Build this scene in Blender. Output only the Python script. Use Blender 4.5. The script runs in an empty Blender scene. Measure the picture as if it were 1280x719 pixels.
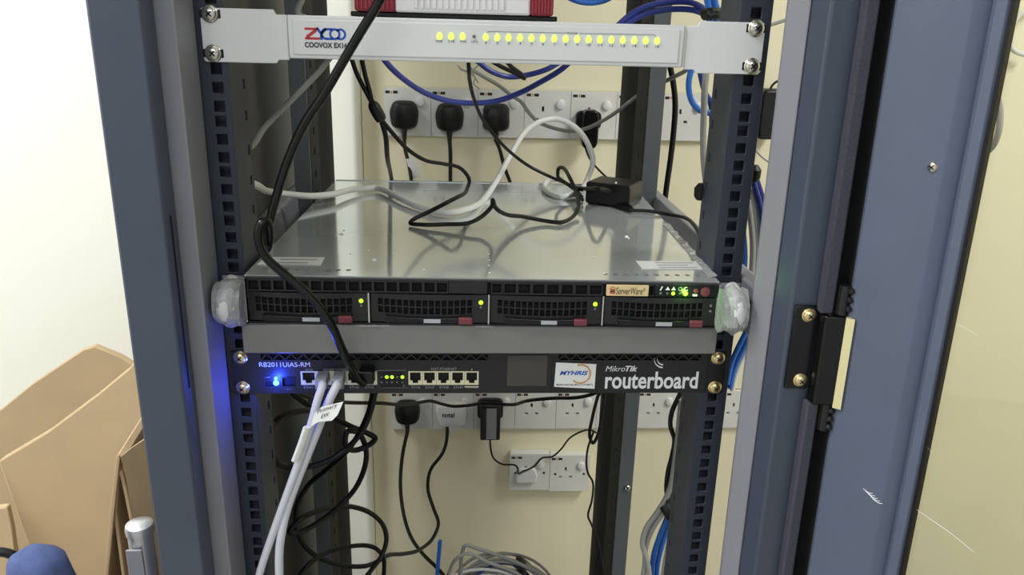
import bpy, bmesh, math, random
from mathutils import Vector, Matrix, noise
random.seed(7)
scene = bpy.context.scene
COL = scene.collection
H = 1.05            # rack coordinates (z = 0 at the router's lower screw row) are lifted by this: the floor is z = 0

# ------------------------------------------------------------------ camera
FPX = 998.4
CAM = Vector((-0.02, -0.721, 0.3403))
YAW, PITCH, ROLL = 0.064, 0.3175, 0.0266
fwd = Vector((math.sin(YAW)*math.cos(PITCH), math.cos(YAW)*math.cos(PITCH), -math.sin(PITCH)))
rgt0 = Vector((math.cos(YAW), -math.sin(YAW), 0)); up0 = rgt0.cross(fwd)
rgt = rgt0*math.cos(ROLL) + up0*math.sin(ROLL); upv = -rgt0*math.sin(ROLL) + up0*math.cos(ROLL)
cd = bpy.data.cameras.new('camera'); cam = bpy.data.objects.new('camera', cd); COL.objects.link(cam)
cd.sensor_width = 36; cd.lens = FPX*36/1280; cd.clip_start = 0.01
cam.matrix_world = Matrix(((rgt.x, upv.x, -fwd.x, CAM.x), (rgt.y, upv.y, -fwd.y, CAM.y), (rgt.z, upv.z, -fwd.z, CAM.z+H), (0, 0, 0, 1)))
scene.camera = cam

# ------------------------------------------------------------------ world, lights, exposure
w = bpy.data.worlds.new('room_ambient'); scene.world = w; w.use_nodes = True
w.node_tree.nodes['Background'].inputs[0].default_value = (0.93, 0.97, 1.0, 1)
w.node_tree.nodes['Background'].inputs[1].default_value = 0.6
scene.view_settings.view_transform = 'Standard'; scene.view_settings.look = 'None'
scene.view_settings.gamma = 1; scene.view_settings.use_curve_mapping = False
scene.view_settings.exposure = 0.0
def area(name, loc, size, power, col=(1, 1, 1), target=None):
    l = bpy.data.lights.new(name, 'AREA'); l.shape = 'RECTANGLE'; l.size, l.size_y = size; l.energy = power; l.color = col
    o = bpy.data.objects.new(name, l); COL.objects.link(o); o.location = (loc[0], loc[1], loc[2]+H)
    if target:
        d = Vector(target)-Vector(loc); o.rotation_euler = d.to_track_quat('-Z', 'Y').to_euler()
    return o
area('ceiling_panel_and_fill', (-1.15, -0.30, 1.56), (0.6, 0.9), 50, (0.97, 0.99, 1.0))
area('ceiling_panel_and_fill', (1.45, -0.45, 1.56), (0.6, 0.9), 42, (0.97, 0.99, 1.0))  # added fill that brightens the right wall behind the door glass
area('ceiling_panel_and_fill', (-0.2, -2.0, 1.56), (1.2, 0.6), 22, (0.97, 0.99, 1.0))  # added fill from behind the camera for front-facing surfaces

# ------------------------------------------------------------------ pixel -> point on a plane of the room
def ray(u, v): return fwd*FPX + rgt*(u-640) - upv*(v-359.5)
def A(u, v, y): d = ray(u, v); return CAM + d*((y-CAM.y)/d.y)
def ZP(u, v, z): d = ray(u, v); return CAM + d*((z-CAM.z)/d.z)
def to_z(p, z, dx=0, dy=0): return Vector((p.x+dx, p.y+dy, z))      # carry a cable on, straight up or down, past the picture edge
def XP(u, v, x): d = ray(u, v); return CAM + d*((x-CAM.x)/d.x)

# ------------------------------------------------------------------ materials
def lin(c): return tuple(((x/255)/12.92 if x/255 <= .04045 else ((x/255+.055)/1.055)**2.4) for x in c)
MATS = {}
def mat(name, col, rough=.5, metal=0, var=.0, scale=30, bump=0, bscale=200, emit=0, coat=0, spec=.5, alpha=1):
    m = bpy.data.materials.new(name); m.use_nodes = True; nt = m.node_tree; b = nt.nodes['Principled BSDF']
    c = lin(col)+(1,)
    b.inputs['Base Color'].default_value = c; b.inputs['Roughness'].default_value = rough; b.inputs['Metallic'].default_value = metal
    b.inputs['Coat Weight'].default_value = coat; b.inputs['Coat Roughness'].default_value = .05; b.inputs['Specular IOR Level'].default_value = spec
    b.inputs['Alpha'].default_value = alpha
    tc = nt.nodes.new('ShaderNodeTexCoord')
    if var:
        n = nt.nodes.new('ShaderNodeTexNoise'); n.inputs['Scale'].default_value = scale; n.inputs['Detail'].default_value = 5
        nt.links.new(tc.outputs['Object'], n.inputs['Vector'])
        r = nt.nodes.new('ShaderNodeMapRange'); r.inputs[1].default_value = .3; r.inputs[2].default_value = .7
        r.inputs[3].default_value = 1-var; r.inputs[4].default_value = 1+var
        nt.links.new(n.outputs['Fac'], r.inputs[0])
        mx = nt.nodes.new('ShaderNodeMix'); mx.data_type = 'RGBA'; mx.blend_type = 'MULTIPLY'; mx.inputs[0].default_value = 1
        mx.inputs[6].default_value = c; nt.links.new(r.outputs[0], mx.inputs[7]); nt.links.new(mx.outputs[2], b.inputs['Base Color'])
    if bump:
        n2 = nt.nodes.new('ShaderNodeTexNoise'); n2.inputs['Scale'].default_value = bscale; n2.inputs['Detail'].default_value = 3
        nt.links.new(tc.outputs['Object'], n2.inputs['Vector'])
        bp = nt.nodes.new('ShaderNodeBump'); bp.inputs['Strength'].default_value = bump; bp.inputs['Distance'].default_value = .002
        nt.links.new(n2.outputs['Fac'], bp.inputs['Height']); nt.links.new(bp.outputs[0], b.inputs['Normal'])
    if emit:
        b.inputs['Emission Color'].default_value = c; b.inputs['Emission Strength'].default_value = emit
    MATS[name] = m; return m
M = MATS
mat('wall_white', (240, 240, 230), .75, var=.01, scale=4)
mat('wall_paint', (238, 231, 200), .75, var=.02, scale=4, bump=.05, bscale=60)
mat('ceiling_paint', (235, 235, 230), .8)
mat('floor_vinyl', (150, 146, 138), .5, var=.06, scale=8)
mat('dark_paint', (66, 73, 88), .38, var=.05, scale=15, bump=.04, bscale=500)
mat('flange_paint', (84, 88, 93), .45)
mat('rail_paint', (46, 52, 63), .48, var=.05, scale=20, bump=.04, bscale=500)
mat('grey_paint', (130, 130, 137), .42, var=.04, scale=15)
mat('side_panel_paint', (72, 70, 66), .5, var=.04)
mat('shelf_paint', (118, 118, 116), .42, var=.05, scale=12, bump=.05, bscale=40)
mat('door_paint', (86, 94, 115), .4, var=.03, scale=20, bump=.03, bscale=500)
mat('gasket_foam', (62, 62, 74), .9, var=.25, scale=500)
mat('black_steel', (22, 22, 25), .38)
mat('dull_black', (20, 20, 22), .75)
mat('router_black', (22, 23, 25), .42, var=.06, scale=60)
mat('black_plastic', (17, 17, 19), .42, spec=.4)
mat('gloss_black', (11, 11, 12), .25, spec=.4)
mat('black_rubber', (11, 11, 12), .48, spec=.35)
mat('black_cavity', (4, 4, 5), .8)
mat('bezel_black', (23, 23, 26), .38)
mat('white_enamel', (218, 219, 220), .28, coat=.2)
mat('socket_white', (222, 222, 218), .35, var=.04, scale=40)
mat('plug_white', (225, 225, 226), .3)
mat('nickel', (205, 203, 196), .22, 1)
mat('brass', (224, 206, 160), .3, 1)
mat('raw_edge', (226, 218, 170), .4, .3)
mat('chrome', (200, 200, 206), .36, .85, var=.05)
mat('port_cream', (222, 220, 186), .4)
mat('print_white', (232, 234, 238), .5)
mat('print_grey', (150, 152, 156), .5)
mat('print_black', (28, 28, 30), .6)
mat('print_red', (184, 44, 52), .5)
mat('print_blue', (30, 84, 186), .5)
mat('print_orange', (208, 150, 66), .5)
mat('print_faint', (168, 172, 178), .6)
mat('sticker_white', (236, 237, 236), .4)
mat('badge_tan', (222, 196, 150), .45, var=.05)
mat('maroon', (112, 50, 60), .35)
mat('device_red', (142, 42, 54), .38)
mat('device_white', (226, 224, 224), .32)
mat('led_green', (170, 255, 40), .3, emit=1.6)
mat('led_lime', (205, 255, 80), .3, emit=1.4)
mat('led_bright', (120, 255, 30), .3, emit=7)
mat('led_blue', (40, 90, 255), .3, emit=22)
mat('led_off', (110, 112, 112), .3)
mat('cable_white', (222, 222, 218), .45)
mat('cable_lavender', (205, 206, 216), .5)
mat('cable_grey', (150, 150, 146), .5)
mat('cable_blue', (40, 104, 190), .45)
mat('cable_navy', (36, 50, 126), .42)
mat('cardboard', (182, 158, 124), .8, var=.06, scale=10, bump=.15, bscale=30)
mat('cloth_blue', (70, 84, 128), .9, var=.12, scale=120, bump=.3, bscale=400)
mat('screen_film', (72, 68, 64), .22, var=.15, scale=12)
mat('handle_wrap', (206, 207, 208), .45, bump=.25, bscale=120)
# glossy server lid under a protective film
lid = mat('lid_metal', (218, 223, 222), .10, .6, var=.05, scale=9, coat=.2)
# clear film and door glass: thin panes that let light pass and mirror at grazing angles
def pane(name, tint, gloss, rough, bump=0):
    m = bpy.data.materials.new(name); m.use_nodes = True; nt = m.node_tree; nt.nodes.clear()
    o = nt.nodes.new('ShaderNodeOutputMaterial'); t = nt.nodes.new('ShaderNodeBsdfTransparent'); g = nt.nodes.new('ShaderNodeBsdfGlossy')
    t.inputs[0].default_value = tint+(1,); g.inputs['Roughness'].default_value = rough
    f = nt.nodes.new('ShaderNodeFresnel'); f.inputs[0].default_value = 1.45
    ad = nt.nodes.new('ShaderNodeMath'); ad.operation = 'ADD'; ad.inputs[1].default_value = gloss; ad.use_clamp = True
    mx = nt.nodes.new('ShaderNodeMixShader')
    nt.links.new(f.outputs[0], ad.inputs[0]); nt.links.new(ad.outputs[0], mx.inputs[0])
    nt.links.new(t.outputs[0], mx.inputs[1]); nt.links.new(g.outputs[0], mx.inputs[2]); nt.links.new(mx.outputs[0], o.inputs[0])
    if bump:
        n = nt.nodes.new('ShaderNodeTexNoise'); n.inputs['Scale'].default_value = 120
        tc = nt.nodes.new('ShaderNodeTexCoord'); nt.links.new(tc.outputs['Object'], n.inputs['Vector'])
        b = nt.nodes.new('ShaderNodeBump'); b.inputs['Strength'].default_value = bump; b.inputs['Distance'].default_value = .004
        nt.links.new(n.outputs['Fac'], b.inputs['Height']); nt.links.new(b.outputs[0], g.inputs['Normal']); nt.links.new(b.outputs[0], f.inputs['Normal'])
    MATS[name] = m; return m
pane('door_glass_clear', (.90, .90, .86), .02, .02)
pane('clear_film', (.9, .9, .92), .04, .3, 1.0)
_nt = MATS['clear_film'].node_tree; _o = [n for n in _nt.nodes if n.type == 'OUTPUT_MATERIAL'][0]; _src = _o.inputs[0].links[0].from_socket
_d = _nt.nodes.new('ShaderNodeBsdfDiffuse'); _d.inputs[0].default_value = (.75, .76, .78, 1); _m = _nt.nodes.new('ShaderNodeMixShader'); _m.inputs[0].default_value = .28
_nt.links.new(_src, _m.inputs[1]); _nt.links.new(_d.outputs[0], _m.inputs[2]); _nt.links.new(_m.outputs[0], _o.inputs[0])

# ------------------------------------------------------------------ helpers: mesh builder, things, parts
ORG = {}
def tag(o, label, cat, group=None, kind=None):
    if label: o['label'] = label
    if cat: o['category'] = cat
    if group: o['group'] = group
    if kind: o['kind'] = kind
    return o
def thing(name, label, cat, loc, group=None, rz=0):
    o = bpy.data.objects.new(name, None); COL.objects.link(o); o.empty_display_size = .02
    o.location = (loc[0], loc[1], loc[2]+H); o.rotation_euler = (0, 0, rz); ORG[o.name] = Vector(loc)
    return tag(o, label, cat, group)
class MB:
    def __init__(s): s.v = []; s.f = []
    def add(s, vs, fs):
        n = len(s.v); s.v += [Vector(p) for p in vs]; s.f += [tuple(i+n for i in f) for f in fs]; return s
    def box(s, x0, x1, y0, y1, z0, z1):
        return s.add([(x0, y0, z0), (x1, y0, z0), (x1, y1, z0), (x0, y1, z0), (x0, y0, z1), (x1, y0, z1), (x1, y1, z1), (x0, y1, z1)],
                     [(0, 3, 2, 1), (4, 5, 6, 7), (0, 1, 5, 4), (1, 2, 6, 5), (2, 3, 7, 6), (3, 0, 4, 7)])
    def loft(s, rings, cap=True, close=True):
        n = len(rings[0]); vs = [p for r in rings for p in r]; fs = []
        for k in range(len(rings)-1):
            for i in range(n if close else n-1):
                j = (i+1) % n; fs.append((k*n+i, k*n+j, (k+1)*n+j, (k+1)*n+i))
        if cap: fs.append(tuple(reversed(range(n)))); fs.append(tuple(range((len(rings)-1)*n, len(rings)*n)))
        return s.add(vs, fs)
    def prism_z(s, poly, z0, z1, f=None):
        f = f or (lambda p: p)
        return s.loft([[f(Vector((x, y, z))) for x, y in poly] for z in (z0, z1)])
    def prism_y(s, poly, y0, y1):
        return s.loft([[Vector((x, y, z)) for x, z in poly] for y in (y0, y1)])
    def cyl(s, c, axis, r, h, n=16, r2=None):
        a = Vector(axis).normalized(); t = a.orthogonal().normalized(); b = a.cross(t); c = Vector(c); r2 = r if r2 is None else r2
        return s.loft([[c+a*hh+(t*math.cos(2*math.pi*i/n)+b*math.sin(2*math.pi*i/n))*rr for i in range(n)] for hh, rr in ((0, r), (h, r2))])
    def revolve(s, c, axis, prof, n=20):          # prof: list of (h, r)
        a = Vector(axis).normalized(); t = a.orthogonal().normalized(); b = a.cross(t); c = Vector(c)
        return s.loft([[c+a*hh+(t*math.cos(2*math.pi*i/n)+b*math.sin(2*math.pi*i/n))*rr for i in range(n)] for hh, rr in prof])
    def grid(s, P, ucuts, vcuts, holes, thick):   # P(u, v, depth) -> point; cells inside a hole are left open; walls close the edges
        us = sorted(set(round(x, 6) for x in ucuts)); vs_ = sorted(set(round(x, 6) for x in vcuts)); nu, nv = len(us), len(vs_)
        solid = {}
        for i in range(nu-1):
            for j in range(nv-1):
                cu, cv = (us[i]+us[i+1])/2, (vs_[j]+vs_[j+1])/2
                solid[i, j] = not any(h[0] < cu < h[1] and h[2] < cv < h[3] for h in holes)
        base = len(s.v)
        for d in (0, thick):
            for j in range(nv):
                for i in range(nu): s.v.append(Vector(P(us[i], vs_[j], d)))
        I = lambda i, j, k: base+k*nu*nv+j*nu+i
        for (i, j), ok in solid.items():
            if not ok: continue
            s.f.append((I(i, j, 0), I(i+1, j, 0), I(i+1, j+1, 0), I(i, j+1, 0)))
            s.f.append((I(i, j, 1), I(i, j+1, 1), I(i+1, j+1, 1), I(i+1, j, 1)))
            for di, dj, a, b in ((-1, 0, (i, j+1), (i, j)), (1, 0, (i+1, j), (i+1, j+1)), (0, -1, (i, j), (i+1, j)), (0, 1, (i+1, j+1), (i, j+1))):
                if not solid.get((i+di, j+dj), False): s.f.append((I(*b, 0), I(*a, 0), I(*a, 1), I(*b, 1)))
        return s
    def plate(s, x0, x1, z0, z1, y0, y1, holes):  # a plate in the XZ plane, front at y0, with rectangular holes
        us = [x0, x1]+[h[k] for h in holes for k in (0, 1)]; vs = [z0, z1]+[h[k] for h in holes for k in (2, 3)]
        return s.grid(lambda u, v, d: (u, y0+d, v), us, vs, holes, y1-y0)
    def tube(s, pts, r, n=10, step=6, flat=1, taper=None):
        P = [Vector(p) for p in pts]; Q = []
        if len(P) == 2: Q = P
        else:
            E = [P[0]*2-P[1]]+P+[P[-1]*2-P[-2]]
            for k in range(1, len(E)-2):
                p0, p1, p2, p3 = E[k-1:k+3]
                t0 = 0; t1 = t0+max((p1-p0).length, 1e-6)**.5; t2 = t1+max((p2-p1).length, 1e-6)**.5; t3 = t2+max((p3-p2).length, 1e-6)**.5
                for i in range(step):
                    t = t1+(t2-t1)*i/step
                    a1 = p0*((t1-t)/(t1-t0))+p1*((t-t0)/(t1-t0)); a2 = p1*((t2-t)/(t2-t1))+p2*((t-t1)/(t2-t1)); a3 = p2*((t3-t)/(t3-t2))+p3*((t-t2)/(t3-t2))
                    b1 = a1*((t2-t)/(t2-t0))+a2*((t-t0)/(t2-t0)); b2 = a2*((t3-t)/(t3-t1))+a3*((t-t1)/(t3-t1))
                    Q.append(b1*((t2-t)/(t2-t1))+b2*((t-t1)/(t2-t1)))
            Q.append(P[-1])
        rings = []; N = None
        for i, q in enumerate(Q):
            T = (Q[min(i+1, len(Q)-1)]-Q[max(i-1, 0)]).normalized()
            N = T.orthogonal().normalized() if N is None else (N-T*N.dot(T))
            N = N.normalized() if N.length > 1e-6 else T.orthogonal().normalized(); B = T.cross(N)
            rr = r if taper is None else r+(taper-r)*i/(len(Q)-1)
            rings.append([q+(N*math.cos(2*math.pi*k/n)+B*math.sin(2*math.pi*k/n)*flat)*rr for k in range(n)])
        return s.loft(rings)
    def build(s, name, m, parent=None, smooth=False, bevel=0, seg=2, loc=None, angle=35):
        if parent is None:
            if loc is None:
                xs = [p.x for p in s.v]; ys = [p.y for p in s.v]; zs = [p.z for p in s.v]
                loc = Vector(((min(xs)+max(xs))/2, (min(ys)+max(ys))/2, min(zs)))
            org = Vector(loc)
        else: org = ORG[parent.name]
        me = bpy.data.meshes.new(name); me.from_pydata([p-org for p in s.v], [], s.f)
        bm = bmesh.new(); bm.from_mesh(me); bmesh.ops.recalc_face_normals(bm, faces=bm.faces); bm.to_mesh(me); bm.free()
        me.materials.append(MATS[m])
        o = bpy.data.objects.new(name, me); COL.objects.link(o); ORG[o.name] = org
        if parent is None: o.location = (org.x, org.y, org.z+H)
        else: o.parent = parent
        if bevel:
            b = o.modifiers.new('bevel', 'BEVEL'); b.width = bevel; b.segments = seg; b.limit_method = 'ANGLE'; b.angle_limit = math.radians(40)
        if smooth or bevel:
            me.shade_smooth(); me.set_sharp_from_angle(angle=math.radians(angle))
        return o
def text(name, s, m, parent, x0, x1, z0, z1, y, bold=0, shear=0, thick=.0003, f=None, keep=False):
    """lettering fitted into the rectangle x0..x1, z0..z1 on the plane y, facing the front"""
    c = bpy.data.curves.new('t', 'FONT'); c.body = s; c.resolution_u = 3; c.offset = bold; c.shear = shear
    t = bpy.data.objects.new('t', c); COL.objects.link(t)
    dg = bpy.context.evaluated_depsgraph_get(); me = bpy.data.meshes.new_from_object(t.evaluated_get(dg))
    bpy.data.objects.remove(t); bpy.data.curves.remove(c)
    xs = [v.co.x for v in me.vertices]; ys = [v.co.y for v in me.vertices]
    sx = (x1-x0)/(max(xs)-min(xs)); sy = (z1-z0)/(max(ys)-min(ys)); ax, ay = min(xs), min(ys)
    mb = MB(); nv = len(me.vertices)
    g = f or (lambda a, b, d: Vector((a, y-d, b)))
    vs = [g(x0+(v.co.x-ax)*sx, z0+(v.co.y-ay)*sy, thick) for v in me.vertices]
    mb.add(vs, [tuple(p.vertices) for p in me.polygons]); bpy.data.meshes.remove(me)
    if name is None: return mb
    return mb.build(name, m, parent)
def arc(cx, cz, r, a0, a1, n, w0, w1, y, d=.0004):
    mb = MB(); ring = []
    for i in range(n+1):
        a = math.radians(a0+(a1-a0)*i/n); ww = w0+(w1-w0)*i/n
        ring.append((a, ww))
    outer = [(cx+(r+ww/2)*math.cos(a), cz+(r+ww/2)*math.sin(a)) for a, ww in ring]; inner = [(cx+(r-ww/2)*math.cos(a), cz+(r-ww/2)*math.sin(a)) for a, ww in ring]
    for i in range(n):
        mb.add([(p[0], y-d, p[1]) for p in (outer[i], outer[i+1], inner[i+1], inner[i])], [(0, 1, 2, 3)])
    return mb
def screw(parent, c, axis=(0, -1, 0), r=.0062, m='nickel', washer=True):
    a = Vector(axis).normalized(); c = Vector(c); mb = MB()
    if washer: mb.revolve(c, a, [(0, r*1.2), (.0008, r*1.25), (.0016, r*1.1)], 20); c = c+a*.0016
    mb.revolve(c, a, [(0, r*.95), (.0012, r), (.0026, r*.8), (.0033, r*.4), (.0034, .0001)], 20)
    n0 = len(mb.f)
    t = a.orthogonal().normalized(); b = a.cross(t); q = c+a*.0034
    for d in (t, b):
        e = a.cross(d); mb.loft([[q+d*(sx*r*.5)+e*(sy*r*.11)-a*.0006 for sx, sy in ((-1, -1), (1, -1), (1, 1), (-1, 1))], [q+d*(sx*r*.5)+e*(sy*r*.11)+a*.0001 for sx, sy in ((-1, -1), (1, -1), (1, 1), (-1, 1))]])
    o = mb.build('screw', m, parent, smooth=True)
    o.data.materials.append(MATS['black_cavity'])          # the cross recess
    for p in list(o.data.polygons)[n0:]: p.material_index = 1
    return o
def struct(name, mb, m, **k):
    o = mb.build(name, m, **k); o['kind'] = 'structure'; return o

# ------------------------------------------------------------------ the room
FL = -1.05; WY = .80; WJ = .752
struct('floor', MB().box(-2.2, 2.6, -2.6, .95, FL-.05, FL), 'floor_vinyl')
struct('ceiling', MB().box(-2.2, 2.6, -2.6, .95, 1.6, 1.65), 'ceiling_paint')
struct('wall_back', MB().box(-.21, 2.6, WY, WY+.15, FL, 1.6), 'wall_paint')
# the wall steps forward left of the sockets, with a rounded corner
jut = [(-2.2, WY+.15), (-2.2, WJ), (-.2235, WJ)]+[(-.2235+.012*math.sin(a*math.pi/12), WJ+.012-.012*math.cos(a*math.pi/12)) for a in range(1, 7)]+[(-.2105, WY+.15)]
struct('wall_back_step', MB().prism_z(jut, FL, 1.6), 'wall_white', smooth=True)
struct('wall_left', MB().box(-2.3, -2.2, -2.6, .95, FL, 1.6), 'wall_white')
struct('wall_right', MB().box(2.6, 2.7, -2.6, .95, FL, 1.6), 'wall_paint')

# ------------------------------------------------------------------ the cabinet
ZB, ZT = -1.0, .92
cab = thing('server_cabinet', 'dark blue-grey steel server rack cabinet with its glass door swung open', 'cabinet', (0, .25, FL))
lean = lambda p: Vector((p.x+(.10-p.z)*.007 if p.x > 0 else p.x, p.y, p.z))      # the right front post stands slightly out of plumb
pl = MB().prism_z([(-.30, -.08), (-.26, -.08), (-.26, -.052), (-.285, -.052), (-.285, -.005), (-.30, -.005)], ZB, ZT).build('front_post', 'dark_paint', cab, bevel=.0025)
MB().prism_z([(-.284, -.0515), (-.2455, -.0515), (-.2455, -.004), (-.248, -.004), (-.248, -.047), (-.284, -.047)], ZB, ZT).build('post_trim', 'grey_paint', cab, bevel=.0015)
MB().box(-.2602, -.2594, -.068, -.0655, .03, .185).build('latch_slot', 'black_cavity', pl)
MB().prism_z([(.2651, -.08), (.30, -.08), (.30, -.005), (.285, -.005), (.285, -.055), (.264, -.055), (.2562, -.062)], ZB, ZT, lean).build('front_post', 'dark_paint', cab, bevel=.002)
MB().prism_z([(.2425, -.0495), (.2559, -.0617), (.2635, -.0545), (.284, -.0545), (.284, -.0455), (.2425, -.0455)], ZB, ZT, lean).build('post_trim', 'grey_paint', cab, bevel=.001)
# foam gasket on the outer edge of the right post, broken at the hinge
hz0, hz1 = A(1010, 503, -.09).z, A(1040, 392, -.09).z
for z0, z1 in ((ZB, hz0), (hz1, ZT)):
    MB().prism_z([(.2868, -.092), (.2979, -.092), (.2979, -.0805), (.2868, -.0805)], z0, z1, lean).build('gasket', 'gasket_foam', cab, bevel=.002)
# side panel on the left only, roof and base
MB().box(-.302, -.2995, -.004, .62, ZB, ZT).build('side_panel', 'side_panel_paint', cab)
MB().box(-.30, .30, -.08, .62, ZT, ZT+.03).build('roof_panel', 'dark_paint', cab, bevel=.003)
MB().box(-.29, .29, -.07, .61, ZB, ZB+.03).build('base_panel', 'dark_paint', cab)
for sx in (-1, 1):
    for sy in (0, .52): MB().cyl((sx*.26, sy, FL), (0, 0, 1), .02, ZB-FL, 16).build('foot', 'black_plastic', cab)
# front rails with rows of square holes (three to a rack unit)
HX = .23255
def hole_rows(z0, z1):
    out = []; k = -30
    while True:
        for dz in (0, .015875, .03175):
            z = k*.04445+dz
            if z0 < z < z1: out.append(z)
        k += 1
        if k*.04445 > z1: return out
rows = hole_rows(-.62, .52)
for sx in (-1, 1):
    xi, xo = (.2185 if sx > 0 else .2225), .247
    holes = [(sx*HX-.0047, sx*HX+.0047, z-.0047, z+.0047) for z in rows]
    mb = MB().plate(min(sx*xi, sx*xo), max(sx*xi, sx*xo), ZB+.03, ZT, 0, .002, holes)
    r = mb.build('mounting_rail', 'rail_paint', cab, bevel=.0004, seg=1)
    side = [(.044, .050, z-.0045, z+.0045) for z in rows[::2]]
    us = [.002, .058]+[h[k] for h in side for k in (0, 1)]; vs = [ZB+.03, ZT]+[h[k] for h in side for k in (2, 3)]
    MB().grid(lambda u, v, d: (sx*xi+sx*d, u, v), us, vs, side, .002).build('rail_web', 'rail_paint', r)
    MB().box(min(sx*xo, sx*(xo-.002)), max(sx*xo, sx*(xo-.002)), .002, .03, ZB+.03, ZT).build('rail_flange', 'rail_paint', r)
    MB().box(min(sx*(xi+.002), sx*(xo-.002)), max(sx*(xi+.002), sx*(xo-.002)), .014, .016, ZB+.03, ZT).build('rail_back', 'rail_paint', r)
    MB().box(min(sx*(xi+.003), sx*(xi+.018)), max(sx*(xi+.003), sx*(xi+.018)), .056, .058, ZB+.03, ZT).build('rail_lip', 'rail_paint', r)
# rear rails and rear corner posts
for sx in (-1, 1):
    xi, xo = .229, .2515
    r = MB().box(min(sx*xi, sx*xo), max(sx*xi, sx*xo), .378, .380, ZB+.03, ZT).build('mounting_rail', 'flange_paint', cab, bevel=.0005, seg=1)
    side = [(.386, .390, z-.005, z+.005) for z in rows[::1] if .0]+[(.3835, .3865, z-.006, z+.006) for z in rows]+[(.41, .42, z-.005, z+.005) for z in rows[::2]]
    us = [.380, .44]+[h[k] for h in side for k in (0, 1)]; vs = [ZB+.03, ZT]+[h[k] for h in side for k in (2, 3)]
    MB().grid(lambda u, v, d: (sx*xi+sx*d, u, v), us, vs, side, .002).build('rail_web', 'dull_black', r)
    MB().prism_z([(sx*.232, .452), (sx*.255, .452), (sx*.259, .50), (sx*.266, .61), (sx*.25, .61), (sx*.2305, .585), (sx*.2295, .53), (sx*.246, .50), (sx*.246, .475), (sx*.232, .47)], ZB, ZT).build('rear_post', 'dull_black', cab, bevel=.001)
    # depth members between the front and rear posts
    MB().prism_y([(sx*.2485, .066), (sx*.271, .066), (sx*.271, .108), (sx*.264, .1155), (sx*.2485, .1155)], -.043, .45).build('depth_beam', 'grey_paint', cab, bevel=.003)
b = A(784, 610, .377); screw(cab, b, r=.005, washer=False)
for u, v in ((937, 383), (936, 398)):
    p = XP(u, v, .2475); MB().box(.2478, .2486, p.y-.003, p.y+.003, p.z-.005, p.z+.005).build('beam_slot', 'black_cavity', cab)

# the door, swung open about 125 degrees on the right
TH = math.radians(35); DO = Vector((.3075, -.092, 0)); DD = Vector((math.sin(TH), -math.cos(TH), 0)); DN = Vector((-math.cos(TH), -math.sin(TH), 0))
dl = lambda s, n, z: DO+DD*s+DN*n+Vector(((.10-z)*.012, 0, z))
def dprism(mb, prof, z0, z1): return mb.loft([[dl(s, n, z) for s, n in prof] for z in (z0, z1)])
DZ0, DZ1 = -.97, .90
door = dprism(MB(), [(.001, -.020), (.001, -.003), (.004, 0), (.0585, 0), (.0605, -.0008), (.0688, -.0105), (.0702, -.0105), (.0725, -.0045), (.080, -.0045), (.0815, -.007), (.0815, -.020)], DZ0, DZ1).build('door', 'door_paint', cab, bevel=.0008)
DW = .53
dprism(MB(), [(-.024, -.024), (-.024, -.019), (.0008, -.004), (.0008, -.024)], DZ0, DZ1).build('hinge_gap_shade', 'dull_black', door)  # black filler standing in for the shadow in the hinge-side gap
dprism(MB(), [(DW, -.02), (DW, 0), (DW+.06, 0), (DW+.06, -.02)], DZ0, DZ1).build('door_stile', 'door_paint', door, bevel=.001)
for z0, z1 in ((DZ0, DZ0+.09), (DZ1-.09, DZ1)):
    dprism(MB(), [(.082, -.02), (.082, 0), (DW, 0), (DW, -.02)], z0, z1).build('door_rail', 'door_paint', door, bevel=.001)
for s0, s1 in ((.0817, .0845),):
    dprism(MB(), [(s0, -.014), (s0, -.007), (s1, -.007), (s1, -.014)], DZ0+.09, DZ1-.09).build('glass_seal', 'black_rubber', door)
dprism(MB(), [(.083, -.0155), (.083, -.0115), (DW, -.0115), (DW, -.0155)], DZ0+.09, DZ1-.09).build('door_glass', 'door_glass_clear', door)
def door_hit(u, v, n=0):
    d = ray(u, v); t = ((DO+DN*n)-CAM).dot(DN)/d.dot(DN); return CAM+d*t
p = door_hit(1167, 209); screw(door, p+DN*.0002, DN, r=.0042, washer=False)
def scratch(pts, r, n):
    MB().tube([door_hit(u, v, n) for u, v in pts], r, 5, 4, .25).build('scratch', 'print_white', door)
scratch([(1137, 631), (1160, 647), (1190, 668), (1218, 691)], .00016, -.0113)
for k in range(5): scratch([(1079+k*3, 611+k*3.2), (1086+k*3, 616+k*3.2), (1091+k*3, 617+k*3.2)], .00025, .0001)
scratch([(1196, 405), (1212, 413), (1222, 420)], .0002, -.0113)
scratch([(1160, 560), (1165, 566), (1172, 565)], .0002, .0001)

# hinge: black leaf with two bolts, knuckle and pin
hin = MB()
la = A(994, 381, -.0808); lb = A(985, 484, -.0808)
zc0, zc1 = lb.z, la.z
hin.box(.268, .2885, -.0838, -.0806, zc0, zc1)
hinge = hin.build('hinge_leaf', 'gloss_black', cab, bevel=.001)
MB().loft([[lean(Vector((x, y, z))) for x, y in ((.2885, -.0842), (.2895, -.093), (.2915, -.0955), (.3062, -.0985), (.3082, -.094), (.3, -.0842))] for z in (hz0+.001, hz1-.001)]).build('hinge_knuckle', 'gloss_black', hinge, bevel=.0008)
MB().loft([[lean(Vector((x, y, z))) for x, y in ((.3065, -.0988), (.3122, -.1030), (.3128, -.1018), (.3085, -.0945))] for z in (hz0-.001, hz1-.001)]).build('hinge_edge', 'raw_edge', hinge)
for u, v in ((1011, 394), (1000, 475)): screw(hinge, A(u, v, -.084), r=.0052, m='brass')
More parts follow.
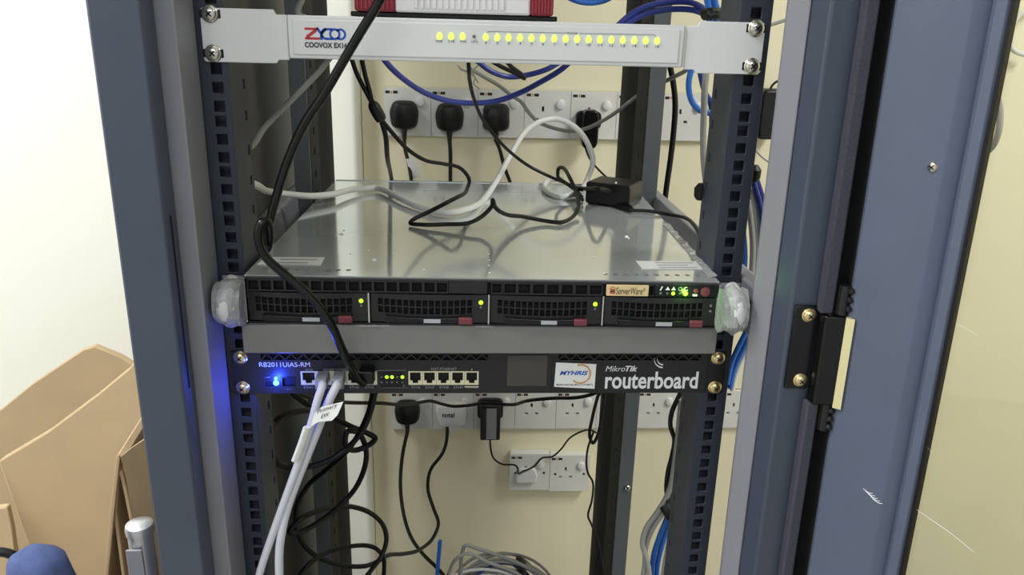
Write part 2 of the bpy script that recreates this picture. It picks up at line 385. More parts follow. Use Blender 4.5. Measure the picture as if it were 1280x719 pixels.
for z, zz in ((hz1, 1), (hz0, -1)):
    MB().cyl((.305, -.0915, z), (0, 0, zz), .0045, .026, 14).build('hinge_pin', 'black_steel', hinge, smooth=True)
    for k in range(3): MB().revolve((.3085, -.0955, z+zz*(.003+.008*k)), (0, 0, zz), [(0, .001), (.002, .0032), (.004, .0034), (.006, .001)], 10).build('weld_bead', 'black_steel', hinge, smooth=True)

# ------------------------------------------------------------------ white phone exchange unit on the top rack position
def PXZ(u, v, y): p = A(u, v, y); return p.x, p.z
U1 = .3111+.03175/2
pbx = thing('phone_exchange_unit', 'white rack phone exchange unit with a row of lit green lamps', 'telephone unit', (0, .06, .304))
PF = -.006
MB().box(-.1685, .1715, PF+.002, .155, .3085, .3435).build('case', 'white_enamel', pbx, bevel=.002)
fp = MB().box(-.1690, .1695, PF, PF+.0022, .3086, .3438).build('front_panel', 'white_enamel', pbx, bevel=.002)
o = MB().box(-.1650, .1655, PF-.0012, PF+.0005, .3118, .3405).build('label_panel', 'white_enamel', pbx, bevel=.0011)
zl, zh = .3040, .3477
for sx, x1, lo in ((-1, .1765, .1695), (1, .179, .1722)):
    prof = [(sx*.241, zl+.002), (sx*.241, zh-.002), (sx*.239, zh), (sx*(x1+.004), zh), (sx*(x1+.002), zh-.004), (sx*lo, zh-.004), (sx*lo, zl+.003), (sx*(x1+.002), zl+.003), (sx*(x1+.004), zl), (sx*.239, zl)]
    ear = MB().prism_y(prof, -.0035, -.0008).build('ear', 'white_enamel', pbx, bevel=.0006)
    for zz in (.3111, .34285): screw(ear, (sx*HX, -.0036, zz), r=.0058)
    for zz in (.3111, .34285):
        MB().box(sx*HX-.0085, sx*HX+.0085, -.0042, -.0034, zz-.0034, zz+.0034).build('ear_slot', 'black_cavity', ear, bevel=.0003)
YP = PF-.0014
def rect(u0, u1, v0, v1, y):      # pixel box -> x0, x1, z0, z1 on plane y
    um, vm = (u0+u1)/2, (v0+v1)/2
    return A(u0, vm, y).x, A(u1, vm, y).x, A(um, v1, y).z, A(um, v0, y).z
# emblem: red Z, blue Y C and two linked rings
x0, x1, z0, z1 = rect(381, 435, 35, 50, YP); zw = (x1-x0)*.33; t = (z1-z0)*.2
def strokes(segs, m, name):
    mb = MB()
    for (a, b_, c, d, wd) in segs:
        p, q = Vector((a, YP, b_)), Vector((c, YP, d)); e = (q-p).normalized(); nn = Vector((-e.z, 0, e.x))*wd/2
        mb.add([p+nn, q+nn, q-nn, p-nn], [(0, 1, 2, 3)])
    return mb
strokes([(x0, z1-t/2, x0+zw*.95, z1-t/2, t), (x0+zw*.8, z1-t, x0+zw*.12, z0+t, t*1.3), (x0, z0+t/2, x0+zw*1.05, z0+t/2, t)], None, '').build('emblem_letter', 'print_red', fp)
mb = strokes([(x0+zw*.85, z1, x0+zw*1.15, (z0+z1)/2, t*1.2), (x0+zw*1.15, (z0+z1)/2-t*.4, x0+zw*1.15, z0, t*1.2), (x0+zw*1.15, (z0+z1)/2, x0+zw*1.5, z1-t*.3, t*1.1), (x0+zw*1.45, z1-t/2, x0+zw*1.95, z1-t/2, t), (x0+zw*1.45, z0+t/2, x0+zw*1.95, z0+t/2, t)], None, '')
rr = (z1-z0)/2-t/2; zc = (z0+z1)/2
for g in (arc(x0+zw*1.5, zc, rr, 90, 270, 14, t, t, YP, 0), arc(x0+zw*2.1, zc, rr, 0, 360, 24, t, t, YP, 0), arc(x0+zw*2.5, zc, rr, -140, 140, 20, t, t, YP, 0)): mb.add(g.v, g.f)
mb.build('emblem_letter', 'print_blue', fp)
text('lettering', 'COOVOX EX16S', 'print_black', fp, *rect(381, 437.5, 53, 60, YP), YP, bold=.03)
leds = [(549.5, 45.6), (564, 46), (578.3, 46)]
for i in range(16): leds.append((607.2+i*(821.5-607.2)/15, 46.8+i*(51.5-46.8)/15))
for i, (u, v) in enumerate(leds):
    p = A(u, v, YP); mb = MB(); h = .0027; wd = .0023
    mb.loft([[p+Vector((wd*math.cos(a)*k, -.0002-d, (h*math.sin(a)+(.0008 if math.sin(a) > .9 else 0))*k)) for a in [j*math.pi/8 for j in range(16)]] for k, d in ((1, 0), (.8, .0008), (.3, .0012))])
    mb.build('indicator_lamp', 'led_lime', fp, smooth=True)
p = A(592.6, 45.8, YP); MB().cyl(p, (0, -1, 0), .0015, .0004, 12).build('indicator_lamp', 'led_off', fp)
for s, u in (('PWR', 549), ('SYS', 564), ('WAN', 578.5), ('LAN', 592.8)): text('lettering', s, 'print_black', fp, *rect(u-4, u+4, 50.2, 53.2, YP), YP)
for i in range(16):
    u, v = leds[3+i]; hw = .45 if i == 0 else (1.2 if i < 9 else 2.3)
    text('lettering', str(i+1), 'print_black', fp, *rect(u-hw, u+hw, v+5, v+8.2, YP), YP)
a, b_, c, d = A(610, 39.3, YP), A(708, 41.3, YP), A(724, 41.7, YP), A(818, 43.2, YP)
for pts in ([A(607.5, 42, YP), a, b_], [c, d, A(821.5, 47, YP)]): MB().tube(pts, .00035, 5, 1, .6).build('bracket_line', 'print_grey', fp)
text('lettering', 'PHONE', 'print_black', fp, *rect(709, 722, 40.2, 43, YP), YP)

# ------------------------------------------------------------------ red and white box on top of the exchange unit
zt = .3441
red = thing('network_box', 'white ribbed network box with red end caps on the phone exchange unit', 'network device', (-.02, .07, zt))
RY = .012
xl, xr = A(443, 10, RY).x, A(692, 12, RY).x
MB().prism_z([(xl-.004, RY+.004), (xr+.004, RY+.004), (xr+.004, RY+.11), (xl-.004, RY+.11)], zt, zt+.0042).build('base', 'black_plastic', red, bevel=.001)
for (ua, ub, m, nm) in ((443, 494, 'device_red', 'end_cap'), (494, 663, 'device_white', 'body'), (663, 692, 'device_red', 'end_cap')):
    xa, xb = A(ua, 12, RY).x, A(ub, 12, RY).x
    body = MB().box(xa, xb, RY, RY+.115, zt+.0043, zt+.034).build(nm, m, red, bevel=.002)
    if nm == 'end_cap':
        n = 9 if ua < 500 else 7
        for k in range(n):
            xx = xa+(xb-xa)*(k+.7)/(n+.4); MB().box(xx-.0012, xx+.0012, RY-.0012, RY+.001, zt+.006, zt+.032).build('rib', m, body, bevel=.0004, seg=1)
    else:
        for k in range(15):
            xx = A(520+k*7.7, 12, RY).x; MB().box(xx-.0018, xx+.0018, RY-.0012, RY+.001, zt+.0075, zt+.031).build('rib', m, body, bevel=.0005, seg=1)

# ------------------------------------------------------------------ rack shelf carrying the server
sh = thing('rack_shelf', 'grey steel rack shelf with a folded front lip under the server', 'shelf', (0, .2, .0455))
SF = -.026
MB().box(-.2225, .2215, SF, SF+.0025, .0455, .0738).build('front_lip', 'shelf_paint', sh, bevel=.001)
MB().box(-.2165, .2165, SF+.003, .42, .0708, .0738).build('tray', 'shelf_paint', sh)
for sx in (-1, 1): MB().box(min(sx*.2165, sx*.2145), max(sx*.2165, sx*.2145), SF+.003, .42, .049, .0707).build('side_flange', 'shelf_paint', sh)
for u in (462, 606, 750): 
    p = A(u, 403, SF-.003); MB().box(p.x-.009, p.x+.009, SF-.0012, SF, .0722, .0741).build('lip_notch', 'grey_paint', sh, bevel=.0004)

# ------------------------------------------------------------------ the server
SZ, SY, SH = .0745, -.0235, .0445
srv = thing('rack_server', 'low black-fronted rack server with a shiny grey lid lying on the shelf', 'server', (-.0008, SY, SZ), rz=math.radians(-1.5))
SX = -.0008; W2 = .2175
L = lambda x: x+SX
lidz = SZ+SH
MB().box(L(-W2), L(W2), SY+.0035, SY+.468, SZ, lidz-.0012).build('chassis', 'lid_metal', srv)
top = MB().grid(lambda u, v, d: (u, v, lidz-.0011+d), *(lambda hs: ([L(-W2-.0003), L(W2+.0003)]+[h[k] for h in hs for k in (0, 1)], [SY+.0015, SY+.469]+[h[k] for h in hs for k in (2, 3)], hs))(
    [(L(-.205+.0095*k), L(-.205+.0095*k)+.0042, SY+.0175, SY+.0225) for k in range(9)]+[(L(.112+.0098*k), L(.112+.0098*k)+.0042, SY+.0175, SY+.0225) for k in range(10)]), .0011).build('lid', 'lid_metal', srv)
MB().box(L(-.21), L(.215), SY+.015, SY+.025, lidz-.0014, lidz-.0011).build('vent_backing', 'black_cavity', srv)
# rolled rear hem, painted glints of the film bubbles, seam bump
MB().box(L(-W2), L(W2), SY+.462, SY+.468, lidz, lidz+.0009).build('rear_hem', 'lid_metal', top)
MB().box(L(-.118), L(W2), SY+.4, SY+.401, lidz, lidz+.0002).build('lid_seam', 'lid_metal', top)
def lidpt(u, v, dz=.0004):
    return ZP(u, v, lidz+dz)
ang = math.radians(1.5)
def unrot(p):      # world point -> unrotated server coordinates
    q = Vector(p)-Vector((SX, SY, SZ)); c, s = math.cos(ang), math.sin(ang)
    return Vector((q.x*c-q.y*s, q.x*s+q.y*c, q.z))+Vector((SX, SY, SZ))
def sticker(name, quad, n, m='sticker_white'):
    ps = [unrot(lidpt(u, v)) for u, v in quad]
    st = MB().loft([[p for p in ps], [p+Vector((0, 0, .0003)) for p in ps]]).build(name, m, srv)
    for k in range(n):
        f0, f1 = (k+.6)/(n+.3), (k+.95)/(n+.3)
        lp = lambda a, b: ((ps[0]*(1-a)+ps[1]*a)*(1-b)+(ps[3]*(1-a)+ps[2]*a)*b)+Vector((0, 0, .0004))
        a0, a1 = .28, (.78 if k % 2 else .9)
        MB().add([lp(a0, f0), lp(a1, f0), lp(a1, f1), lp(a0, f1)], [(0, 1, 2, 3)]).build('print_line', 'print_faint', st)
sticker('sticker', [(333, 321.5), (406, 322), (401, 331.5), (321, 331)], 2)
sticker('sticker', [(795, 326.5), (873, 327), (880, 337), (803, 336.5)], 3)
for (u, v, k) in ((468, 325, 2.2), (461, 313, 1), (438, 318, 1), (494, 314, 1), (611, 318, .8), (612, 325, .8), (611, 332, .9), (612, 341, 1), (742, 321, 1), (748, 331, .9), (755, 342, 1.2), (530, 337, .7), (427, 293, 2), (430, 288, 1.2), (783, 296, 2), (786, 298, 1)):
    c = unrot(lidpt(u, v, .0001)); MB().revolve(c, (0, 0, 1), [(0, .0013*k), (.0005*k, .0008*k), (.0007*k, .0001)], 8).build('bubble_glint', 'print_white', top, smooth=True)  # highlights on the film bubbles, painted as plain white dots
fe = MB(); a_, b_ = [], []
for k in range(26):
    y = SY+.012+.0085*k; h0 = .0012+.0035*max(0, noise.noise(Vector((y*60, 1, 2)))); dx = .003*noise.noise(Vector((y*80, 4, 2)))
    a_.append(Vector((L(W2)-.006, y, lidz+.0004))); b_.append(Vector((L(W2)+.0008+dx, y, lidz+.0006+h0)))
fe.loft([a_, b_, [q+Vector((0, 0, .0002)) for q in b_], [q+Vector((0, 0, .0002)) for q in a_]], cap=False, close=False).build('film_edge', 'clear_film', top)
# front: lower row of four drive caddies
FX = lambda u: SX+(u-599.5)/1352.0
bay = [(308.5, 455), (459, 603.5), (608, 746.5), (751, 893)]
MB().box(L(-W2), L(W2), SY+.0025, SY+.0035, SZ+.0005, lidz-.0012).build('front_cavity', 'black_cavity', srv)
for e in (-1, 1): MB().box(L(e*W2)-.001 if e > 0 else L(-W2)-.0006, L(e*W2)+.0006 if e > 0 else L(-W2)+.001, SY-.004, SY+.003, SZ, lidz-.001).build('side_edge', 'nickel', srv)
MB().box(L(-W2), L(W2), SY-.004, SY+.003, SZ, SZ+.0011).build('bottom_edge', 'black_steel', srv)
MB().box(L(-W2), L(W2), SY-.003, SY+.003, lidz-.0026, lidz-.0012).build('top_edge', 'bezel_black', srv)
for i, (u0, u1) in enumerate(bay):
    x0, x1 = FX(u0), FX(u1); cz0, cz1 = SZ+.0018, SZ+.0292; wdt = x1-x0; cx = (x0+x1)/2
    if i: MB().box(x0-.0026, x0-.0012, SY-.003, SY+.003, SZ+.001, SZ+.030).build('bay_divider', 'nickel', srv)
    n = 15; gx0, gx1 = x0+wdt*.055, x0+wdt*.875; pitch = (gx1-gx0)/n; hs = []
    for r_ in range(2):
        for k in range(n): hs.append((gx0+pitch*(k+.11), gx0+pitch*(k+.89), cz0+.0092+r_*.0074, cz0+.0092+r_*.0074+.0062))
    us = [x0, x1]+[h[k] for h in hs for k in (0, 1)]; vs = [cz0, cz1, cz0+.0078, cz1-.0022]+[h[k] for h in hs for k in (2, 3)]
    def P(u, v, d, x0=x0, wdt=wdt, cz0=cz0, cz1=cz1):
        q = (u-x0)/wdt; sag = 1-(2*q-1)**2; kk = 1 if cz0+.001 < v < cz1-.001 else 0
        return (u, SY-.0012-.0022*sag+d, v-kk*.0017*sag+kk*.0008)
    cad = MB().grid(P, us, vs, hs, .0018).build('drive_caddy', 'bezel_black', srv)
    MB().box(x0+.002, x1-.002, SY-.0006, SY+.0022, cz0, cz0+.0075).build('caddy_base', 'black_plastic', cad)
    # release lever along the bottom with a pale label and a maroon latch
    lv = [(x0+wdt*.13, cz0+.0006), (x0+wdt*.84, cz0+.0006), (x0+wdt*.86, cz0+.0068), (x0+wdt*.72, cz0+.0060), (x0+wdt*.5, cz0+.0054), (x0+wdt*.25, cz0+.0062), (x0+wdt*.12, cz0+.0072)]
    MB().prism_y(lv, SY-.0068, SY-.001).build('release_lever', 'gloss_black', cad, bevel=.0006)
    MB().box(x0+wdt*.455, x0+wdt*.60, SY-.0073, SY-.0066, cz0+.0012, cz0+.0049).build('lever_label', 'print_faint', cad)
    MB().box(x0+wdt*.755, x0+wdt*.875, SY-.0085, SY-.004, cz0+.0004, cz0+.0068).build('latch_button', 'maroon', cad, bevel=.001)
    lx = x0+wdt*.945
    if i < 3:
        MB().revolve((lx, SY-.0016, cz0+.0200), (0, -1, 0), [(0, .0021), (.0008, .0019), (.0012, .0008)], 14).build('activity_lamp', 'led_green', cad, smooth=True)
        MB().revolve((lx, SY-.0016, cz0+.0152), (0, -1, 0), [(0, .0012), (.0006, .0009)], 10).build('activity_lamp', 'led_off', cad, smooth=True)
    else:
        for zz in (.020, .0145): MB().revolve((lx, SY-.0016, cz0+zz), (0, -1, 0), [(0, .0014), (.0006, .0011)], 10).build('activity_lamp', 'led_off', cad, smooth=True)
# front: upper row of vents
vz0, vz1 = SZ+.0305, lidz-.0027
def vents(u0, u1, n, cols):
    x0, x1 = FX(u0), FX(u1); p = (x1-x0)/n; hs = [(x0+p*(k+.1), x0+p*(k+.9), vz0+.0015, vz1-.0012) for k in range(n) if k in cols]
    MB().plate(x0, x1, vz0, vz1, SY-.003, SY+.0005, hs).build('vent_grille', 'bezel_black', srv)
vents(309, 431, 8, range(8)); vents(431.5, 555, 8, range(8))
MB().box(FX(555.5), FX(603.5), SY-.0028, SY+.001, vz0, vz1).build('blank_panel', 'bezel_black', srv, bevel=.0005)
vents(608, 622, 1, range(1)); vents(622.5, 747, 7, range(7))
vents(804.5, 811, 1, range(1))
# badge and control panel
bd = MB().box(FX(751.5), FX(804), SY-.0042, SY+.001, vz0+.0004, vz1-.0002).build('badge', 'badge_tan', srv, bevel=.0005)
bx0, bx1 = FX(751.5), FX(804); bw = bx1-bx0; bz = vz1-vz0
text('lettering', 'ServerWare*', 'print_black', bd, bx0+bw*.22, bx0+bw*.92, vz0+bz*.2, vz0+bz*.82, SY-.0043, shear=.15)
for k, m in enumerate(('print_red', 'print_black', 'print_red')): MB().box(bx0+bw*.08, bx0+bw*.2, SY-.0045, SY-.0042, vz0+bz*(.25+.14*k), vz0+bz*(.35+.14*k)).build('emblem_bar', m, bd)
a_ = arc(bx0+bw*.14, vz0+bz*.62, bw*.06, 0, 180, 10, bw*.03, bw*.03, SY-.0043); a_.build('emblem_arc', 'print_orange', bd)
cp = MB().box(FX(812), FX(893), SY-.0032, SY+.001, vz0, vz1).build('control_panel', 'gloss_black', srv, bevel=.0005)
yl = SY-.0033
for u, m, k in ((819.5, 'led_off', 1.3), (828, 'led_off', 1.1), (835.3, 'led_green', 1.8), (843.5, 'led_off', .8), (851, 'led_bright', 2.1)):
    MB().revolve((FX(u), yl, vz0+bz*.3), (0, -1, 0), [(0, .001*k), (.0005, .0009*k), (.0008, .0003*k)], 12).build('status_lamp', m, cp, smooth=True)
lamp = bpy.data.lights.new('status_lamp_glow', 'POINT'); lamp.energy = .018; lamp.color = (.3, 1, .08); lamp.shadow_soft_size = .002
lo = bpy.data.objects.new('status_lamp_glow', lamp); COL.objects.link(lo); lo.parent = srv; lo.location = (FX(851)-SX, -.010, vz0+bz*.3-SZ)
ih = vz0+bz*.72
for u in (828, 835.3):       # small warning triangles
    MB().add([(FX(u)-.0022, yl-.0002, ih-.0015), (FX(u)+.0022, yl-.0002, ih-.0015), (FX(u), yl-.0002, ih+.002)], [(0, 1, 2)]).build('panel_icon', 'print_white', cp)
strk = MB(); strk.add([(FX(819)-.0008, yl-.0002, ih-.002), (FX(819)+.0004, yl-.0002, ih-.002), (FX(820)+.0014, yl-.0002, ih+.002), (FX(820), yl-.0002, ih+.002)], [(0, 1, 2, 3)]); strk.build('panel_icon', 'print_white', cp)
arc(FX(843.5), ih, .0016, 0, 360, 12, .0005, .0005, yl).build('panel_icon', 'print_grey', cp)
arc(FX(851), ih, .0016, 60, 330, 12, .0006, .0006, yl).build('panel_icon', 'print_white', cp)
MB().box(FX(860), FX(866), yl-.0002, yl, vz0+.0012, vz0+.0030).build('panel_icon', 'print_white', cp)
MB().revolve((FX(863.5), yl, vz0+bz*.55), (0, -1, 0), [(0, .0024), (.0006, .0022), (.0009, .001)], 14).build('reset_button', 'maroon', cp, smooth=True)
MB().revolve((FX(875.5), yl, vz0+bz*.5), (0, -1, 0), [(0, .0045), (.0014, .0043), (.0018, .003), (.0016, .0002)], 18).build('power_button', 'maroon', cp, smooth=True)
# ears with handles still wrapped in crumpled plastic
for sx in (-1, 1):
    ex = L(sx*W2)
    MB().box(min(ex, ex+sx*.021), max(ex, ex+sx*.021), SY+.003, SY+.0045, SZ+.001, lidz-.002).build('ear', 'grey_paint', srv)
    hd = MB(); rings = []
    for k in range(13):
        a = math.pi*k/12; yy = SY+.003-.028*math.sin(a); rings.append((yy, SZ+.0215+.0160*math.cos(a)))
    pts = [Vector((ex+sx*.0125, yy, zz)) for yy, zz in rings]
    hd.tube(pts, .0068, 12, 3); 
    for i, q in enumerate(hd.v):
        nz = noise.noise(q*130)*.0016; hd.v[i] = q+Vector((nz, nz*.6, noise.noise(q*90+Vector((5, 5, 5)))*.0015))
    h = hd.build('wrapped_handle', 'handle_wrap', srv, smooth=True, angle=80)
    fm = MB(); N = 14; R_ = 10
    rg = []
    for j in range(R_):
        t_ = j/(R_-1); ring = []
        for i in range(N):
            a = 2*math.pi*i/N
            yy = SY-.011+.0205*math.cos(a)*(1-.15*abs(2*t_-1)); zz = SZ+.0215+.0225*math.sin(a)*(1-.1*abs(2*t_-1))
            q = Vector((ex+sx*(-.001+.023*t_), min(yy, SY+.0025), zz)); nn = noise.noise(q*170+Vector((sx*3, 1, 2)))*.003
            ring.append(q+Vector((nn*.5, nn, nn)))
        rg.append(ring)
    fm.loft(rg); fm.build('plastic_wrap', 'clear_film', srv, smooth=False)

# ------------------------------------------------------------------ black router below the shelf
rt = thing('rack_router', 'black rack router with ethernet ports, blue lamp and white lettering', 'router', (0, .06, -.0063))
RF = -.0032
vt = []
for ua, ub in ((326, 610), (698, 876)): vt.append((A(ua, 447, RF).x, A(ub, 447, RF).x, .0292, .0352))
pa = lambda u0, u1, v0=464, v1=481: rect(u0, u1, v0, v1, RF)
ports = [(376, 396), (396, 415), (415, 434), (433, 452.5), (452, 471.5)]+[(510.5+i*17.6, 528+i*17.6) for i in range(5)]
phol = []
for u0, u1 in ports:
    x0, x1, z0, z1 = pa(u0, u1); phol.append((x0, x1, z0, z1))
sfp = rect(352.5, 369.5, 471.5, 486, RF); usb = rect(330.5, 351, 472.5, 484.5, RF)
face = MB().plate(-.2413, .2413, -.0063, .0373, RF, -.0006, vt+phol+[sfp, usb]).build('face_plate', 'router_black', rt)
MB().box(-.2195, .2195, .004, .145, -.0055, .0365).build('case', 'router_black', rt)
MB().box(-.2195, .2195, -.0005, .004, -.0055, .0365).build('case_front', 'black_cavity', rt)
for x0, x1, z0, z1 in vt:       # triangular vents: a zig-zag web across the slot
    mb = MB(); n = round((x1-x0)/.0115); p = (x1-x0)/n; hw = .0007
    for k in range(n*2):
        xa, xb = x0+p*k/2, x0+p*(k+1)/2; za, zb = (z0, z1) if k % 2 == 0 else (z1, z0)
        e = Vector((xb-xa, 0, zb-za)).normalized(); nn = Vector((-e.z, 0, e.x))*hw; A0, B0 = Vector((xa, RF+.0002, za)), Vector((xb, RF+.0002, zb))
        mb.loft([[A0+nn, B0+nn, B0-nn, A0-nn], [q+Vector((0, .0015, 0)) for q in (A0+nn, B0+nn, B0-nn, A0-nn)]])
    mb.build('vent_web', 'router_black', face)
for sx in (-1, 1):
    for zz in (0, .03175): screw(face, (sx*HX, RF, zz), r=.0056, m='brass')
for u in (689.5, 884): 
    x = A(u, 465, RF).x; MB().box(x-.0003, x+.0003, RF-.0002, RF+.0002, -.006, .037).build('panel_seam', 'black_cavity', face)
for i, (x0, x1, z0, z1) in enumerate(phol):
    wd = x1-x0; ht = z1-z0
    holes = [(x0+wd*.12, x1-wd*.12, z0+ht*.32, z1-ht*.09), (x0+wd*.30, x1-wd*.30, z0+ht*.12, z0+ht*.33)]
    pt = MB().plate(x0+.0001, x1-.0001, z0+.0001, z1-.0001, RF-.0006, RF+.0008, holes).build('ethernet_port', 'port_cream', rt)
    if i == 9:
        MB().box(x0, x1, RF-.0007, RF, z0-.0026, z0-.0017).build('port_mark', 'port_cream', pt)
        MB().box((x0+x1)/2-.0005, (x0+x1)/2+.0005, RF-.0005, RF, z1+.0012, z1+.0022).build('port_mark', 'port_cream', pt)
MB().plate(*sfp, RF-.0006, RF+.002, [(sfp[0]+.0006, sfp[1]-.0006, sfp[2]+.0030, sfp[3]-.0006)]).build('optical_port', 'router_black', face)
up = MB().plate(*usb, RF-.0003, RF+.001, [(usb[0]+.0012, usb[1]-.003, usb[2]+.0015, usb[3]-.0035)]).build('usb_port', 'router_black', face)
p = A(345, 478, RF)
for q, k in ((A(345.3, 478.6, RF), 1.35), (A(344.8, 472.8, RF), .75)):
    MB().revolve(q, (0, -1, 0), [(0, .0021*k), (.0012, .0019*k), (.002, .0007*k)], 14).build('power_lamp', 'led_blue', face, smooth=True)
gl = bpy.data.lights.new('power_lamp_glow', 'POINT'); gl.energy = .16; gl.color = (.02, .06, 1); gl.shadow_soft_size = .002
go = bpy.data.objects.new('power_lamp_glow', gl); COL.objects.link(go); go.parent = rt; go.location = Vector((p.x, RF-.012, p.z))-Vector((0, .06, -.0063))
# lamp panel between the port groups
x0, x1, z0, z1 = rect(474, 508.5, 462, 486.5, RF)
lp_ = MB().box(x0+.001, x1-.004, RF-.0004, RF+.0002, z0+.002, z1-.001).build('lamp_panel', 'gloss_black', rt)
for u, on in ((477, 0), (483.5, 1), (490, 1), (496.5, 0), (503, 1)):
    for v, m in ((471.5, 'led_green' if on else 'led_off'), (478, 'led_off')):
        k = 1.5 if m == 'led_green' else .9
        MB().revolve(A(u, v, RF-.0004), (0, -1, 0), [(0, .0012*k), (.0005, .001*k), (.0008, .0004*k)], 10).build('link_lamp', m, lp_, smooth=True)
MB().tube([A(470, 463.5, RF-.0003), A(507, 463, RF-.0003), A(507, 467, RF-.0003)], .00025, 5, 1, .5).build('panel_line', 'print_grey', lp_)
MB().tube([A(474, 481, RF-.0003), A(474, 485, RF-.0003), A(511, 485, RF-.0003)], .00025, 5, 1, .5).build('panel_line', 'print_grey', lp_)
for s, u in (('6', 477), ('7', 483.5), ('8', 490), ('9', 496.5), ('10', 503)): text('lettering', s, 'print_grey', face, *rect(u-1.3*len(s), u+1.3*len(s), 481, 484, RF), RF)
for i in range(5):
    for b0, base in ((1, (385.5, 406, 425, 443, 462)), (6, None)):
        u = base[i] if base else 520+i*17.6
        text('lettering', 'ETH%d' % (b0+i), 'print_grey', face, *rect(u-5.5, u+5.5+(1 if b0+i == 10 else 0), 482.6, 485.6, RF), RF)
text('lettering', 'RB2011UiAS-RM', 'print_white', face, *rect(324, 387.5, 452.8, 458.6, RF), RF)
text('lettering', 'POE', 'print_grey', face, *rect(382, 391, 461.2, 464, RF), RF)
text('lettering', 'GIGABIT ETHERNET', 'print_grey', face, *rect(404, 440, 460.8, 463.6, RF), RF)
text('lettering', 'FAST ETHERNET', 'print_grey', face, *rect(539, 571, 459.6, 463.2, RF), RF)
text('lettering', 'USB', 'print_grey', face, *rect(331, 338.5, 471.2, 474, RF), RF)
text('lettering', 'SFP', 'print_grey', face, *rect(358, 365.5, 484.4, 487, RF), RF)
text('lettering', 'Mikro', 'print_white', face, *rect(757, 781.5, 457.5, 464.3, RF), RF, shear=.25)
text('lettering', 'Tik', 'print_white', face, *rect(781.5, 797, 457.3, 464.3, RF), RF, shear=.25, bold=.03)
text('lettering', 'routerboard', 'print_white', face, *rect(756.5, 872.5, 464.5, 486, RF), RF, bold=.022)
for (cu, cv, rr_, w_) in ((828, 453, .0095, .0010), (828, 453, .0065, .0009)):
    c = A(cu, cv, RF); arc(c.x+.001, c.z+.004, rr_, 175, 268, 14, w_*.3, w_*1.6, RF).build('emblem_arc', 'print_white', face)
# small display under film, and a white sticker
x0, x1, z0, z1 = rect(634, 684, 444, 482.5, RF)
dsp = MB().box(x0, x1, RF-.0006, RF+.0002, z0, z1).build('display', 'screen_film', rt, bevel=.0003)
q = [A(663, 466, RF-.0008), A(668, 459, RF-.0008), A(673, 470, RF-.0008), A(680, 482, RF-.0008), A(667, 481.5, RF-.0008)]
MB().add(q, [(0, 1, 2, 3, 4)]).build('film_crease', 'screen_film', dsp)
sq = [A(695, 453, RF), A(745.5, 455, RF), A(743, 486, RF), A(692.5, 483.5, RF)]
st = MB().loft([[Vector((q.x, RF-d, q.z)) for q in sq] for d in (.0001, .0006)]).build('sticker', 'sticker_white', rt, bevel=.0003)
YS = RF-.0007
text('lettering', 'MYHRIS', 'print_blue', st, *rect(699.5, 735, 463.7, 469, YS), YS, shear=.3, bold=.03)
c = A(725.5, 467.5, YS); arc(c.x, c.z, .0098, -135, 110, 26, .0012, .0016, YS-.0001).build('emblem_arc', 'print_orange', st)
text('lettering', 'Mobile Asia Sdn Bhd (1219188-T)', 'print_black', st, *rect(695.5, 741, 479.8, 482.6, YS), YS, bold=.01)

# ------------------------------------------------------------------ wall sockets and what is plugged into them
PW = .0866
def socket(x, zt_, label, group, box=0, screws=False, cover=False):
    yb = WY; d = .009; yf = WY-.0095-box; wd = PW-.0008; z0 = zt_-.0870
    s = thing('wall_socket', label, 'socket', (x+wd/2, WY-.004, z0), group)
    if box: MB().box(x+.001, x+wd-.001, yf+.0091, WY-.0002, z0+.001, zt_-.001).build('back_box', 'socket_white', s, bevel=.001)
    cx = x+wd*.40
    hs = [(cx-.0022, cx+.0022, zt_-.0375, zt_-.0285), (cx-.0145, cx-.0075, zt_-.0540, zt_-.0498), (cx+.0075, cx+.0145, zt_-.0540, zt_-.0498)]
    pl_ = MB().plate(x, x+wd, z0, zt_, yf, yf+.006, hs).build('plate', 'socket_white', s)
    MB().box(x+.0005, x+wd-.0005, yf+.0062, yf+.0093, z0+.0005, zt_-.0005).build('plate_back', 'black_cavity' if not box else 'socket_white', s)
    MB().box(x+.012, x+wd-.012, yf+.0061, yf+.0063, z0+.02, zt_-.02).build('pin_cavity', 'black_cavity', s)
    k = MB(); sxx, szz = x+wd*.775, zt_-.0245
    k.loft([[Vector((sxx+.0078*math.cos(a)*kk, yf-dd, szz+.0088*math.sin(a)*kk)) for a in [j*math.pi/10 for j in range(20)]] for kk, dd in ((1.12, -.0002), (1.05, .0015), (.95, .0045), (.7, .0055))])
    k.build('switch', 'plug_white', s, smooth=True)
    for q, wq in ((.035, .095), (.15, .03), (.20, .10)):
        MB().box(x+wd*q, x+wd*(q+wq), yf-.0003, yf+.0001, zt_-.0105, zt_-.0055).build('maker_mark', 'print_black' if wq > .05 else 'print_orange', pl_)
    if screws:
        for fx in (.14, .86): MB().cyl((x+wd*fx, yf+.0005, zt_-.045), (0, -1, 0), .0026, .0009, 12).build('plate_screw', 'black_steel', s)
    return s
X0 = A(480, 109, WY).x; ZU = .2262
upn = ['wall socket holding the leftmost black plug, upper row', 'wall socket holding the middle black plug, upper row', 'wall socket holding the squarish black plug, upper row', 'empty wall socket behind the white cable arch, upper row', 'wall socket holding the black adaptor, upper row', 'upper wall socket hidden by the right rear rail', 'upper wall socket right of the rear rail, half behind hanging black cable']
for i in range(7): socket(X0+i*PW, ZU, upn[i], 'upper row of wall sockets')
XL = A(488.5, 487, WY).x; ZL = -.3852
